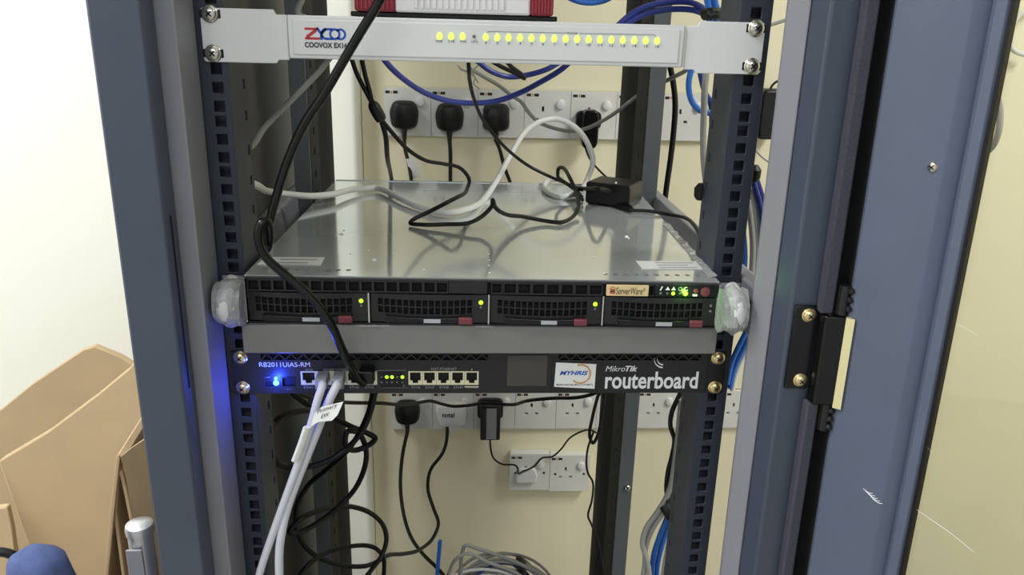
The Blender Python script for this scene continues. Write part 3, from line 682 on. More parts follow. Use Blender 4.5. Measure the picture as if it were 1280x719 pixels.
lon = ['wall socket holding the round black plug, lower row', 'wall socket holding the white plug, lower row', 'wall socket holding the adaptor with a grey sticker, lower row', 'empty wall socket beside the stickered adaptor, lower row', 'empty lower-row wall socket just left of the right rear rail', 'lower wall socket hidden by the right rear rail', 'empty lower-row wall socket right of the right rear rail', 'lower wall socket hidden by the right front rail', 'lower-row wall socket between the front rail and the cabinet post']
for i in range(9): socket(XL+i*PW, ZL, lon[i], 'lower row of wall sockets')
XD = A(637, 562, WY).x; ZD = -.5275
s1 = socket(XD, ZD, 'raised wall socket under the lower row, left of its pair', 'pair of raised wall sockets', box=.012, screws=True)
s2 = socket(XD+PW, ZD-.0035, 'raised wall socket under the lower row, right of its pair', 'pair of raised wall sockets', box=.012, screws=True)
cvx = XD+PW*.30; YF2 = WY-.0215
MB().prism_y([(cvx-.012, ZD-.066), (cvx+.030, ZD-.066), (cvx+.034, ZD-.05), (cvx+.028, ZD-.03), (cvx-.006, ZD-.03), (cvx-.014, ZD-.05)], YF2-.009, YF2-.0006).build('socket_blank', 'plug_white', bevel=.003)
tag(bpy.data.objects['socket_blank'], 'flat white blanking cover in the left raised wall socket', 'socket cover')

def plug_rings(c, prof, layers):
    """c: centre on the socket face; prof: outline (x, z); layers: (distance from the plate, scale)"""
    return [[Vector((c.x+x*k, c.y-d, c.z+z*k)) for x, z in prof] for d, k in layers]
def rounded(pts, n=5, r=.35):
    out = []
    N = len(pts)
    for i in range(N):
        p = Vector(pts[i]); a = Vector(pts[i-1]); b_ = Vector(pts[(i+1) % N])
        s_, e = p+(a-p)*r, p+(b_-p)*r
        for k in range(n):
            t_ = k/(n-1); out.append(tuple(s_*(1-t_)**2+p*2*t_*(1-t_)+e*t_*t_))
    return out
def resin(v): return v
YFACE = WY-.0095
DOME = rounded([(-.019, .026), (.019, .026), (.027, .006), (.0235, -.020), (.010, -.0265), (-.010, -.0265), (-.0235, -.020), (-.027, .006)])
SQ = rounded([(-.024, .025), (.023, .025), (.025, -.019), (.012, -.026), (-.013, -.026), (-.026, -.019)], r=.3)
def plug(u, v, label, prof, m, cord, r, depth=.024, group='plugs in the wall sockets', cordmat='black_rubber', sc=1.0):
    c = A(u, v, YFACE-.012); c = Vector((c.x, YFACE-.0006, c.z))
    t_ = thing('power_plug', label, 'plug', (c.x, c.y, c.z-.03), group)
    prof = [(x*sc, z*sc) for x, z in prof]
    MB().loft(plug_rings(c, prof, ((0, .93), (.003, 1), (.010, 1), (.013, .93), (depth*.85, .90), (depth, .78)))).build('body', m, t_, smooth=True, angle=50)
    g = MB(); q0 = c+Vector((0, -.011, -.024*sc)); 
    g.tube([q0, q0+Vector((0, -.002, -.010)), q0+Vector((0, -.003, -.020))], .0058, 10, 3, taper=.0038); g.build('strain_relief', m, t_, smooth=True)
    if cord:
        MB().tube([q0+Vector((0, -.003, -.018))]+[A(*p_) for p_ in cord], r, 10, 6).build('cord', cordmat, t_, smooth=True)
    return t_, c
p1, c1 = plug(505, 144, 'rounded black plug in the leftmost upper wall socket', DOME, 'black_plastic', [(506, 185, .77), (511, 205, .76), (516, 240, .74), (521, 280, .72)], .0034)
tg = MB(); q = [A(507.5, 199, .755), A(519, 197, .75), A(527, 222, .75), A(515, 224, .755)]
tg.loft([q, [p_+Vector((0, .002, 0)) for p_ in q]]); tg.build('cord_label', 'sticker_white', p1)
plug(562, 147, 'rounded black plug in the second upper wall socket', DOME, 'black_plastic', [(563, 190, .77), (563, 225, .765), (564, 290, .75)], .0036)
plug(620.5, 147, 'squarish black plug in the third upper wall socket', SQ, 'black_plastic', [(624, 185, .77), (631, 210, .765), (640, 235, .76), (655, 300, .74)], .0034)
plug(509, 516, 'round black plug in the leftmost lower wall socket', DOME, 'black_plastic', [(503, 570, .77), (500.5, 605, .75), (504, 640, .72), (513, 670, .68), (528, 692, .64), (550, 714, .60), (566, 735, .58)], .0038)
WPL = rounded([(-.030, .026), (.026, .027), (.036, .021), (.036, -.018), (.028, -.027), (-.018, -.027), (-.027, -.020), (-.034, .012)], r=.35)
p2, c2 = plug(563, 518, 'flat white plug with dark lettering in the second lower wall socket', WPL, 'plug_white', None, .0034)
MB().tube([c2+Vector((-.006, -.012, -.026)), A(558, 552, .765), A(553, 567, .76), (A(538, 588, .755)), A(535, 612, .75), A(542, 636, .73), A(548, 654, .70), A(541, 673, .66), A(525, 687, .60), A(505, 692.5, .52), A(486, 694, .44), A(472, 702, .38), A(455, 708, .34), A(424, 706, .30), A(395, 695, .28), A(377, 677, .27), A(370, 655, .27), A(372, 631, .28), A(386, 606, .29), A(406, 589, .28), A(430, 568, .24), A(447, 545, .2), A(462, 512, .17), A(468, 480, .15)], .0036, 10, 6).build('cord', 'black_rubber', p2, smooth=True)
yy = c2.y-.0246; text('lettering', 'total', 'print_black', p2, *rect(552.5, 568, 516, 522, yy), yy, bold=.02)
# adaptor with sticker (lower row) and adaptor (upper row)
c = A(613, 528, YFACE-.03)
ad = thing('power_adaptor', 'black power adaptor with a grey sticker in the third lower wall socket', 'adaptor', (c.x, YFACE, c.z-.035))
x0, x1, z0, z1 = rect(600.5, 625.5, 509, 551, WY-.045)
MB().prism_y(rounded([(c.x-.026, z1+.004), (c.x+.026, z1+.004), (c.x+.027, z1-.04), (c.x-.027, z1-.04)], r=.25), YFACE-.012, YFACE-.0006).build('plug_base', 'black_plastic', ad)
ab = MB().box(x0, x1, WY-.045, YFACE-.0121, z0, z1).build('body', 'gloss_black', ad, bevel=.003)
sx0, sx1, sz0, sz1 = rect(608, 620.5, 511, 549.5, WY-.0455); MB().box(sx0, sx1, WY-.0456, WY-.0449, sz0, sz1).build('sticker', 'print_grey', ad, bevel=.0004)
MB().tube([Vector(((x0+x1)/2, WY-.03, z0+.002)), A(613.5, 562, WY-.03), A(617, 573, WY-.03), A(628, 580.5, WY-.028), A(643, 581.5, WY-.03), A(647, 585, WY-.034), A(648, 592, WY-.04), A(655, 589, WY-.034), A(668, 583, WY-.03), A(677, 573, WY-.03), A(690, 571, WY-.034), A(701, 562, WY-.04), A(712, 548, WY-.05), A(728, 539, WY-.07), A(739, 538, .70), A(745, 541, .68)], .0019, 8, 6).build('cord', 'black_rubber', ad, smooth=True)
c = A(737, 150, YFACE-.03)
ad2 = thing('power_adaptor', 'black power adaptor in the fifth upper wall socket beside the rear rail', 'adaptor', (c.x, YFACE, c.z-.05))
x0, x1, z0, z1 = rect(728, 748.5, 138, 186, WY-.05)
MB().prism_y(rounded([(x0-.008, z1-.004), (x1+.008, z1-.004), (x1+.008, z1-.038), (x0-.008, z1-.038)], r=.3), YFACE-.014, YFACE-.0006).build('plug_base', 'black_plastic', ad2)
MB().prism_y(rounded([(x0, z1), (x1, z1), (x1, z0), (x0, z0)], r=.28), WY-.05, YFACE-.0141).build('body', 'gloss_black', ad2, bevel=.003)
MB().tube([Vector(((x0+x1)/2-.006, WY-.03, z0+.002)), A(736, 196, WY-.03), A(742, 205, WY-.035), A(752, 216, .72), A(765, 228, .66)], .002, 8, 5).build('cord', 'black_rubber', ad2, smooth=True)
c = A(962, 138, WY-.03)
ad3 = thing('power_adaptor', 'black power adaptor on the wall seen between front rail and cabinet post', 'adaptor', (c.x, WY-.01, c.z-.05))
x0, x1, z0, z1 = rect(950, 981, 112, 175, WY-.05)
MB().prism_y(rounded([(x0, z1), (x1, z1), (x1, z0), (x0, z0)], r=.22), WY-.05, WY-.0096).build('body', 'black_plastic', ad3, bevel=.005)
MB().prism_y(rounded([(x0+.006, z1-.01), (x1-.006, z1-.01), (x1-.006, z0+.01), (x0+.006, z0+.01)], r=.22), WY-.0095, WY-.0004).build('plug_base', 'black_plastic', ad3)
MB().tube([A(962, 113, WY-.03), A(966, 106, WY-.03), A(974, 101, WY-.03), A(984, 106, WY-.03)], .0022, 8, 5).build('cord', 'black_rubber', ad3, smooth=True)

# ------------------------------------------------------------------ adaptor block lying on the server lid
e0, e1 = ZP(731, 255, lidz), ZP(786, 262, lidz); ex = (e1-e0); ex.z = 0; wd = ex.length; ex.normalize(); ey = Vector((-ex.y, ex.x, 0))
blk = thing('adaptor_block', 'black adaptor block lying on the rear of the server lid', 'adaptor', (e0+ex*wd/2+Vector((0, .02, 0))))
zb, zz = lidz+.0016, lidz+.030
rg = []
for z, k in ((zb, .96), (zb+.003, 1), (zz-.003, 1), (zz, .95)):
    cc = e0+ex*wd/2+ey*.026
    rg.append([Vector((cc.x, cc.y, z))+ex*(sx*wd/2*k)+ey*(sy*.026*k) for sx, sy in ((-1, -1), (1, -1), (1, 1), (-1, 1))])
MB().loft(rg).build('body', 'black_plastic', blk, bevel=.0015)
for sx in (-.8, .8):
    for sy in (.2, 1.8): MB().cyl(e0+ex*wd/2*(1+sx)+ey*.026*sy+Vector((0, 0, .0002)), (0, 0, 1), .003, .0018, 10).build('rubber_foot', 'black_rubber', blk)
MB().box(*(lambda q: (q.x-.0012, q.x+.0012, q.y-.0003, q.y+.0004, q.z-.0012, q.z+.0012))(A(770, 228.5, (e0+ex*wd*.72).y-.001)+Vector((0, 0, 0)))).build('lamp', 'print_white', blk)
MB().tube([ZP(727, 246, lidz+.012), ZP(718, 243, lidz+.010), ZP(724, 236, lidz+.014), ZP(733, 236, lidz+.02), ZP(750, 236, lidz+.034), A(768, 243, (e0.y-.012)), ZP(784, 256, lidz+.006), ZP(790, 262, lidz+.004), ZP(770, 257.5, lidz+.003)], .0026, 8, 6).build('cord', 'black_rubber', blk, smooth=True)

# ------------------------------------------------------------------ cables
def cable(label, pts, r, m='black_rubber', name='cable', group=None, n=10, cat='cable', step=6):
    return tag(MB().tube(pts, r, n, step).build(name, m, smooth=True), label, cat, group)
# thick black cable falling past the exchange unit, looping over the server and into the router
t_ = thing('thick_power_cable', 'thick black cable hanging across the white unit, server front and into the router', 'cable', A(455, 478, -.02))
MB().tube([to_z(A(484, -22, -.05), .88, .05, .06), to_z(A(484, -22, -.05), .55, .03, .01), A(484, -22, -.05), A(472, 5, -.05), A(452, 38, -.05), A(430, 75, -.048), A(405, 118, -.045), A(382, 152, -.04), A(364, 190, -.036), A(350, 230, -.034), A(339, 270, -.034), A(333, 298, -.036), A(332, 312, -.042), A(335, 308, -.052), A(337, 292, -.058), A(334, 278, -.064), A(327, 279, -.068), A(323, 291, -.068), A(325, 306, -.066), A(333, 322, -.064), A(351, 339, -.062), A(375, 359, -.062), A(397, 381, -.062), A(415, 408, -.06), A(427, 435, -.052), A(438, 458, -.040), A(448, 474, -.026), A(455, 479, -.018)], .0039, 12, 7).build('cord', 'gloss_black', t_, smooth=True)
x0, x1, z0, z1 = rect(449, 468, 461, 477, -.012); MB().box(x0, x1, -.02, -.0042, z0, z1).build('connector', 'black_plastic', t_, bevel=.0015)
# grey cable at the left behind the exchange unit
cable('grey cable rising from the left front rail behind the white unit', [Vector((-.236, .055, .215)), XP(316, 181, -.226), A(330, 160, .10), A(352, 137, .12), A(382, 107, .14), A(405, 82, .15), A(420, 55, .16), A(400, 28, .17), A(372, 17, .17), A(378, -2, .17), A(382, -20, .17), to_z(A(383, -30, .17), .60), to_z(A(383, -30, .17), .88)], .0032, 'cable_grey')
# white cable across the lid, arching in front of the sockets
cable('white cable lying across the server lid and arching up before the sockets', [Vector((-.238, .05, .195)), XP(316, 230, -.226), ZP(345, 241, lidz+.02), ZP(385, 245, lidz+.012), ZP(415, 243, lidz+.010), ZP(440, 237, lidz+.008), ZP(470, 235, lidz+.006), ZP(498, 247, lidz+.006), ZP(525, 259, lidz+.005), ZP(558, 266, lidz+.005), ZP(585, 261, lidz+.006), A(608, 245, .33), A(625, 218, .37), A(640, 190, .40), A(656, 165, .42), A(675, 152, .43), A(698, 149, .44), A(720, 160, .44), A(735, 180, .44), A(741, 202, .44), A(735, 222, .435), ZP(722, 240, lidz+.006), ZP(702, 246, lidz+.004), ZP(685, 240, lidz+.004), ZP(680, 232, lidz+.004), ZP(690, 224, lidz+.004), ZP(704, 224, lidz+.004)], .0040, 'cable_white')
# black lead wandering over the lid from the splitter
sp = thing('splitter_cable', 'black cable with a moulded splitter hanging below the white unit at left', 'cable', A(471, 140, .20))
YSP = .20
a0, a1 = A(464, 127, YSP), A(478, 152, YSP)
d = (a1-a0).normalized(); MB().revolve(a0, d, [(0, .0035), (.004, .0062), (.008, .0068), ((a1-a0).length-.006, .0068), ((a1-a0).length-.002, .006), ((a1-a0).length, .003)], 12).build('splitter', 'black_plastic', sp, smooth=True)
MB().tube([A(439, 72, YSP), A(446, 92, YSP), A(456, 112, YSP), a0+d*.003], .0026, 8).build('lead', 'black_rubber', sp, smooth=True)
MB().tube([A(452, 72, YSP), A(456, 92, YSP), A(462, 114, YSP), a0+d*.003], .0026, 8).build('lead', 'black_rubber', sp, smooth=True)
MB().tube([a1-d*.003, A(482, 170, YSP+.02), A(484, 195, .26), A(489, 222, .47), A(495, 260, .52)], .0030, 8).build('lead', 'black_rubber', sp, smooth=True)
MB().tube([a1-d*.003, A(492, 168, .22), A(510, 187, .25), A(533, 201, .28), A(555, 205, .30), A(575, 210, .31), A(586, 223, .31), A(584, 236, .29), ZP(565, 250, lidz+.03), ZP(538, 264, lidz+.016), ZP(516, 275, lidz+.006), ZP(513, 279, lidz+.0035), ZP(530, 281, lidz+.004), ZP(558, 280.5, lidz+.006), ZP(585, 279, lidz+.009), ZP(602, 271, lidz+.014), ZP(614, 259, lidz+.024), ZP(616, 250, lidz+.036), ZP(619, 259, lidz+.03), ZP(632, 268, lidz+.018), ZP(655, 271, lidz+.009), ZP(680, 276, lidz+.004), ZP(700, 278, lidz+.0035), ZP(715, 272, lidz+.004), ZP(723, 258, lidz+.01), ZP(720, 240, lidz+.02), ZP(712, 222, lidz+.034), ZP(704, 210, lidz+.04), ZP(698, 211, lidz+.036), ZP(698, 222, lidz+.026), ZP(706, 228, lidz+.018), ZP(722, 240, lidz+.008), ZP(728, 250, lidz+.005)], .0025, 8, 6).build('lead', 'black_rubber', sp, smooth=True)
cable('thin black lead dropping from the white unit centre to the adaptor block', [A(585, 60, .165), A(586, 84, .17), A(587, 100, .2), A(592, 122, .24), A(602, 147, .28), A(620, 172, .32), A(640, 192, .35), A(662, 208, .37), A(690, 222, .37), A(712, 231, .36), A(729, 238, .35)], .0022)
cable('thin black cord crossing from the lid to the right front rail', [ZP(786, 263, lidz+.004), ZP(812, 264, lidz+.004), A(835, 268, .24), A(855, 272, .2), A(868, 282, .12), A(876, 296, .075)], .0022)
# cables behind the exchange unit
cable('dark blue cable drooping in front of the upper sockets', [A(478, 72, .33), A(490, 86, .34), A(510, 103, .36), A(535, 118, .38), A(565, 127, .4), A(595, 129, .41), A(622, 126, .41), A(650, 116, .4), A(675, 103, .38), A(700, 88, .36), A(714, 76, .35)], .0038, 'cable_navy')
cable('short dark blue cable loop just under the white unit', [A(594, 74, .3), A(612, 88, .3), A(635, 96, .31), A(658, 94, .31), A(685, 86, .3), A(705, 74, .3)], .0034, 'cable_navy')
cable('short black cable loop just under the white unit', [A(610, 74, .27), A(628, 84, .27), A(645, 92, .27), A(656, 98, .27), A(652, 93, .27), A(640, 84, .27), A(630, 74, .27)], .0026)
cable('thin grey wire strung before the upper sockets to the rear rail', [A(588, 86, .5), A(605, 96, .52), A(625, 108, .55), A(640, 120, .57), A(652, 128, .58), A(662, 142, .58), A(674, 153, .58), A(695, 161, .58), A(715, 164, .57), A(735, 160, .56), A(755, 150, .55), A(772, 139, .53), A(800, 118, .50), A(835, 100, .45), A(858, 88, .42), A(885, 70, .38)], .0030, 'cable_grey')
for k, (lb, pts) in enumerate((('frayed end of thin grey wire, upper strand', [A(572, 82, .5), A(580, 88, .5), A(590, 88, .5), A(598, 82, .5)]), ('frayed end of thin grey wire, lower strand', [A(574, 86, .5), A(583, 90, .5), A(592, 95, .5), A(598, 104, .5)]), ('frayed end of thin grey wire, hanging strand', [A(588, 88, .5), A(594, 97, .5), A(592, 104, .5), A(600, 112, .5)]))):
    cable(lb, pts, .0011, 'cable_grey', name='bare_wire', group='frayed wire strands', n=6, cat='wire')
cable('black cable hanging vertically right of the rear rail', [A(836, 76, .52), A(841, 100, .52), A(844, 130, .52), A(842, 165, .52), A(838, 200, .52), A(833, 235, .52), A(829, 270, .53), A(825, 330, .54)], .0046)
cable('bright blue cable arc at the top edge above the white unit', [to_z(A(655, -60, .42), .7), to_z(A(668, -60, .42), .48), A(690, -30, .42), A(705, -8, .42), A(722, 1, .42), A(742, 3, .42), A(762, -3, .42), A(778, -22, .40), to_z(A(800, -60, .40), .5), to_z(A(806, -60, .40), .7)], .0042, 'cable_blue')
for k, (lb, m, dv) in enumerate((('upper dark blue cable bowing right above the white unit', 'cable_navy', 0), ('lower dark blue cable bowing right above the white unit', 'cable_navy', 9))):
    cable(lb, [A(770, 34+dv, .25), A(786, 20+dv*.9, .25), A(806, 9+dv, .25), A(835, 3+dv, .24), A(862, 3+dv, .22), A(878, 10+dv*.7, .2), A(886, 20+dv*.2, .18), A(888, 40, .17)], .0034, m, group='dark blue cables above the white unit')
for k, (lb, u) in enumerate((('left bright blue cable entering the cable tie at top right', 884), ('right bright blue cable entering the cable tie at top right', 893))):
    cable(lb, [to_z(A(u-5, -25, .12), .86), to_z(A(u-5, -25, .12), .55), A(u-3, -25, .12), A(u, 0, .12), A(u+3, 14, .12), A(u+1, 40, .12)], .0034, 'cable_blue', group='bright blue cables at the top right')
MB().tube([A(881, 18, .112), A(890, 17, .104), A(902, 17, .112)], .006, 10, 4).build('cable_tie', 'black_rubber')
tag(bpy.data.objects['cable_tie'], 'black cable tie around blue cables above the right ear', 'cable tie')
cable('bright blue cable looping out below the right white ear', [A(870, 76, .12), A(863, 92, .12), A(861, 110, .12), A(865, 127, .12), A(875, 138, .12), A(888, 142, .12), A(894, 150, .12), A(892, 190, .12)], .0032, 'cable_blue')
cable('second blue cable behind the loop below the right white ear', [A(873, 76, .14), A(876, 95, .14), A(881, 115, .14), A(888, 128, .14), A(890, 170, .14)], .0030, 'cable_navy')
cable('grey cable running down behind the right front rail', [A(885, 76, .10), A(881, 110, .10), A(880, 140, .10), A(879, 175, .10), A(880, 205, .10), A(884, 240, .10)], .0034, 'cable_grey')
cable('thin grey wire crossing the gap at top right', [A(935, 42, .3), A(958, 33, .3), A(985, 24, .3), A(1010, 14, .3)], .0022, 'cable_grey')
cable('thin grey wire below the adaptor in the right gap', [A(944, 187, .6), A(952, 196, .6), A(962, 203, .6), A(975, 208, .6)], .0016, 'cable_grey')
# bundle outside the right rail
gapc = [('cable_navy', [(941, 222), (944, 235), (949, 252), (953, 275), (955, 300)], 'left dark blue cable bundled outside the right rail'), ('cable_navy', [(944, 220), (950, 238), (955, 258), (958, 285)], 'right dark blue cable bundled outside the right rail'),
        ('cable_white', [(938, 240), (943, 265), (947, 295), (947, 330), (944, 365)], 'white cable bundled outside the right rail'), ('cable_grey', [(935, 250), (939, 280), (941, 310), (939, 345), (934, 375)], 'left grey cable bundled outside the right rail'),
        ('cable_grey', [(941, 235), (948, 262), (951, 300), (951, 350)], 'right grey cable bundled outside the right rail'), ('cable_blue', [(929, 290), (931, 320), (929, 350), (925, 375), (922, 400)], 'bright blue cable bundled outside the right rail')]
for i, (m, pts, lb) in enumerate(gapc):
    y = .075+.008*(i % 3); cable(lb, [A(u, v, y) for u, v in pts], .0031, m, group='cables bundled outside the right rail')
lowc = [('cable_blue', [(937, 405), (930, 420), (922, 436), (914, 455), (909, 480)], 'left blue cable running down behind the router ear'), ('cable_blue', [(944, 408), (936, 422), (927, 440), (918, 460), (912, 485)], 'right blue cable running down behind the router ear'), ('cable_white', [(946, 412), (940, 424), (931, 442), (921, 464), (915, 488)], 'white cable running down behind the router ear')]
for i, (m, pts, lb) in enumerate(lowc): cable(lb, [A(u, v, .085+.004*i) for u, v in pts], .0030, m, group='cables behind the router ear')
for u, v, y, lb in ((943, 216, .07, 'small black cable tie outside the right front rail'), (876, 239, .062, 'small black cable tie inside the right front rail')):
    q = A(u, v, y); o = MB().revolve(q+Vector((0, 0, -.009)), (0, 0, 1), [(0, .004), (.004, .0065), (.012, .0068), (.017, .003)], 12).build('cable_tie', 'black_rubber', smooth=True); tag(o, lb, 'cable tie', 'black cable ties')

# white network cables out of the router
def patch(label, u0, pts, r, y0):
    t_ = thing('network_cable', label, 'cable', A(u0, 480, -.02), 'white network cables in the router')
    x0, x1, z0, z1 = rect(u0-7, u0+7, 466, 478.5, -.008)
    cn = MB().box(x0, x1, -.0235, -.0036, z0, z1).build('connector', 'print_grey', t_, bevel=.001)
    MB().box(x0+.001, x1-.001, -.0242, -.0234, z0+.0045, z0+.006).build('latch', 'nickel', cn)
    MB().tube([Vector(((x0+x1)/2, -.020, (z0+z1)/2-.002))]+[A(*p_) for p_ in pts], r, 12, 7).build('cord', 'cable_lavender', t_, smooth=True)
    return t_
patch('left white network cable curving down from the router', 404, [(403, 482, -.036), (397, 500, -.044), (389, 530, -.046), (376, 570, -.046), (358, 620, -.048), (340, 670, -.05), (325, 715, -.05), (318, 745, -.05), (296, 860, -.05), (290, 980, -.045)], .0037, 0)
nc = patch('right white network cable with a written tag hanging from the router', 424.5, [(421, 482, -.034), (412, 500, -.040), (402, 525, -.040), (388, 560, -.040), (372, 600, -.042), (358, 640, -.046), (350, 680, -.050), (349, 715, -.052), (350, 745, -.052), (352, 860, -.052), (345, 980, -.045)], .0041, 0)
# paper tag: wrap and flag
MB().tube([A(384, 534, -.053), A(378, 552, -.053), A(369, 576, -.053)], .0042, 10, 4, .6).build('tag_wrap', 'sticker_white', nc, smooth=True)
YT = -.058
ty = lambda u: YT-.010*(u-390)/39
fl = [A(u, v, ty(u)) for u, v in ((388, 534), (393, 517), (402, 509), (429, 502.5), (422, 519), (415, 526), (398, 527.5))]
flag = MB().loft([fl, [p_+Vector((.0001, .0006, 0)) for p_ in fl]]).build('tag_flag', 'sticker_white', nc)
for s_, u0, u1, v0, hh in (('Primary', 396, 422, 519, 6), ('EW', 401, 412, 523.5, 4.5)):
    text('handwriting', s_, 'print_black', flag, u0, u1, 0, hh, 0, shear=.3, bold=.004, f=lambda q, r_, dd, u0=u0, v0=v0: A(q, v0-.36*(q-u0)-r_, ty(q)-.0007))

# black cables hanging behind and below the router
cable('black cable dropping from the router back to the left rail', [A(472, 478, .12), A(468, 495, .12), A(463, 515, .12), A(452, 540, .12), A(432, 562, .12), A(408, 577, .11), A(382, 584, .10), A(362, 584, .09), A(348, 580, .080), Vector((-.236, .06, -.085)), Vector((-.236, .03, -.08))], .0034)
cable('long coiled black cable hanging below the router', [A(358, 478, .16), A(364, 489, .16), A(383, 505, .17), A(402, 516, .18), A(420, 524, .19), A(440, 534, .2), A(458, 541, .21), A(469, 548, .21), A(462, 556, .2), A(444, 563, .19), A(432, 556, .17), A(434, 540, .17), A(446, 540, .18), A(455, 553, .2), A(458, 572, .22), A(453, 593, .23), A(441, 615, .24), A(424, 633, .23), A(395, 655, .2), A(373, 666, .18), A(362, 665, .17), A(373, 651, .18), A(397, 639, .22), A(420, 634, .26), A(442, 634, .3), A(464, 642, .32), A(479, 657, .33), A(483, 675, .33), A(477, 695, .32), A(464, 713, .31), A(450, 735, .30), to_z(A(440, 745, .30), -.75), to_z(A(440, 745, .30), ZB+.045)], .0036)
cable('black cable arching along the bottom edge before the left rear rail', [to_z(A(362, 750, .2), ZB+.045), to_z(A(362, 750, .2), -.6), A(366, 740, .2), A(375, 719, .2), A(388, 704, .22), A(410, 690, .26), A(433, 684, .29), A(455, 682, .31), A(470, 686, .33), A(479, 697, .34), A(480, 715, .35), A(476, 740, .35), to_z(A(470, 750, .35), ZB+.045)], .0034)
cable('short thick black cable behind the white network cables', [Vector((-.236, .04, -.045)), A(340, 531, .085), A(350, 523, .10), A(365, 516, .12), A(385, 513, .15), A(402, 516, .20)], .0036)
cable('thin black cord crossing the lower sockets horizontally', [A(360, 478, .24), A(372, 490, .26), A(400, 500, .32), A(440, 503.5, .4), A(475, 504, .45), A(500, 506, .5), A(520, 504, .55), A(538, 501.5, .58), A(552, 505, .6), A(566, 508, .61), A(585, 507, .6), A(605, 504, .58), A(640, 506, .55), A(660, 501, .5), A(690, 498, .47), A(722, 497, .44), A(745, 491, .42), A(758, 482, .41)], .0030)
cable('black cord looped over the lower part of the right rear rail', [A(752, 482, .37), A(746, 500, .37), A(741, 520, .37), A(737, 545, .37), A(741, 554, .368), A(747, 545, .366), A(752, 522, .366), A(757, 482, .366)], .0026)
cable('thin black cord trailing down the right rear rail', [A(742, 540, .365), A(735, 560, .365), A(733, 580, .365), A(735, 592, .365), A(741, 603, .365), A(740, 625, .365), A(735, 645, .365), A(739, 655, .365), A(747, 675, .365), A(752, 700, .365), A(756, 730, .365), to_z(A(756, 730, .365), -.8)], .0017)
# lower right bundle along the front rail
cable('flat black cord winding down beside the right front rail', [A(856, 480, .10), A(849, 495, .10), A(840, 515, .10), A(838, 532, .10), A(843, 550, .10), A(840, 570, .10), A(835, 590, .10), A(833, 612, .10), A(836, 632, .09), A(840, 648, .085)], .0028)
low = [('cable_grey', [(852, 500), (848, 540), (843, 580), (836, 615), (822, 640), (808, 660), (803, 680), (808, 698), (812, 725)], 'outer grey cable of the bundle low on the right rail'),
       ('cable_grey', [(856, 510), (850, 550), (844, 600), (832, 635), (815, 662), (807, 685), (806, 705), (803, 730)], 'inner grey cable of the bundle low on the right rail'),
       ('cable_blue', [(845, 585), (841, 605), (836, 640), (824, 672), (817, 695), (814, 730)], 'left blue cable of the bundle low on the right rail'),
       ('cable_blue', [(849, 590), (843, 615), (838, 650), (828, 680), (822, 705), (820, 730)], 'right blue cable of the bundle low on the right rail'),
       ('cable_grey', [(850, 600), (845, 640), (838, 670), (832, 700), (828, 730)], 'short grey cable of the bundle low on the right rail'),
       ('cable_white', [(846, 630), (842, 665), (838, 700), (835, 730)], 'white cable of the bundle low on the right rail')]
for i, (m, pts, lb) in enumerate(low): cable(lb, [A(u, v, .095+.007*(i % 4)) for u, v in pts]+[to_z(A(*pts[-1], .095+.007*(i % 4)), -.7), to_z(A(*pts[-1], .095+.007*(i % 4)), ZB+.045)], .0033, m, group='cable bundle low on the right rail')
q = A(837, 640, .088); o = MB().tube([A(830, 632, .086), A(836, 642, .080), A(843, 650, .086)], .0065, 10, 4, .8).build('cable_tie', 'black_rubber', smooth=True); tag(o, 'black strap around the cable bundle low on the right rail', 'cable tie', 'black cable ties')

# coil of grey network cable standing on the cabinet base
co = thing('cable_coil', 'coil of grey network cable standing on the cabinet floor', 'cable', (.035, .60, ZB+.031))
rnd = random.Random(3)
for k in range(18):
    rx, rz = .118+rnd.uniform(-.03, .02), .135+rnd.uniform(-.034, .012); cy = .60+rnd.uniform(-.028, .028); cx = .045+rnd.uniform(-.02, .02); cz = ZB+.031+.152
    tl = rnd.uniform(-.35, .35); pts = []
    for j in range(17):
        a = 2*math.pi*j/16; pts.append((cx+rx*math.cos(a), cy+.02*math.sin(a+tl*3)+tl*.03*math.cos(a), cz+rz*math.sin(a)))
    MB().tube(pts, .0030, 8, 3).build('loop', 'cable_navy' if k == 5 else ('cable_white' if k % 5 == 2 else 'cable_grey'), co, smooth=True)
dz = A(600, 690, .6).z-(ZB+.031+.285)
MB().tube([(.085, .555, ZB+.28), (.095, .57, ZB+.325), (.10, .60, ZB+.335), (.098, .635, ZB+.31)], .012, 10, 4, .5).build('strap', 'black_rubber', co, smooth=True)
cable('upper loose grey cable sloping right off the coil', [A(575, 719, .57), A(578, 690, .56), A(582, 682, .56), A(600, 687, .56), A(630, 697, .56), A(660, 710, .56), A(690, 726, .56)], .0036, 'cable_grey', group='loose grey cables on the coil')
cable('lower loose grey cable sloping right off the coil', [A(560, 719, .55), A(570, 699, .54), A(585, 692, .54), A(610, 703, .54), A(640, 714, .54), A(660, 726, .54)], .0034, 'cable_grey', group='loose grey cables on the coil')
cable('blue cable end sticking up beside the grey coil', [A(546, 725, .6), A(548, 700, .6), A(549, 690, .6), A(550, 676, .6)], .0040, 'cable_blue')

# ------------------------------------------------------------------ cables on the wall seen through the door glass
cable('grey cable loop on the wall behind the door glass', [A(1234, 190, .78), A(1243, 180, .76), A(1249, 160, .75), A(1250, 138, .76), A(1244, 112, .78)], .0058, 'cable_grey')
cable('white cable on the wall behind the door glass at top right', [A(1300, 5, .78), A(1278, 16, .78), A(1266, 30, .78), A(1262, 48, .78), A(1266, 62, .78), A(1285, 70, .78)], .0045, 'cable_white')

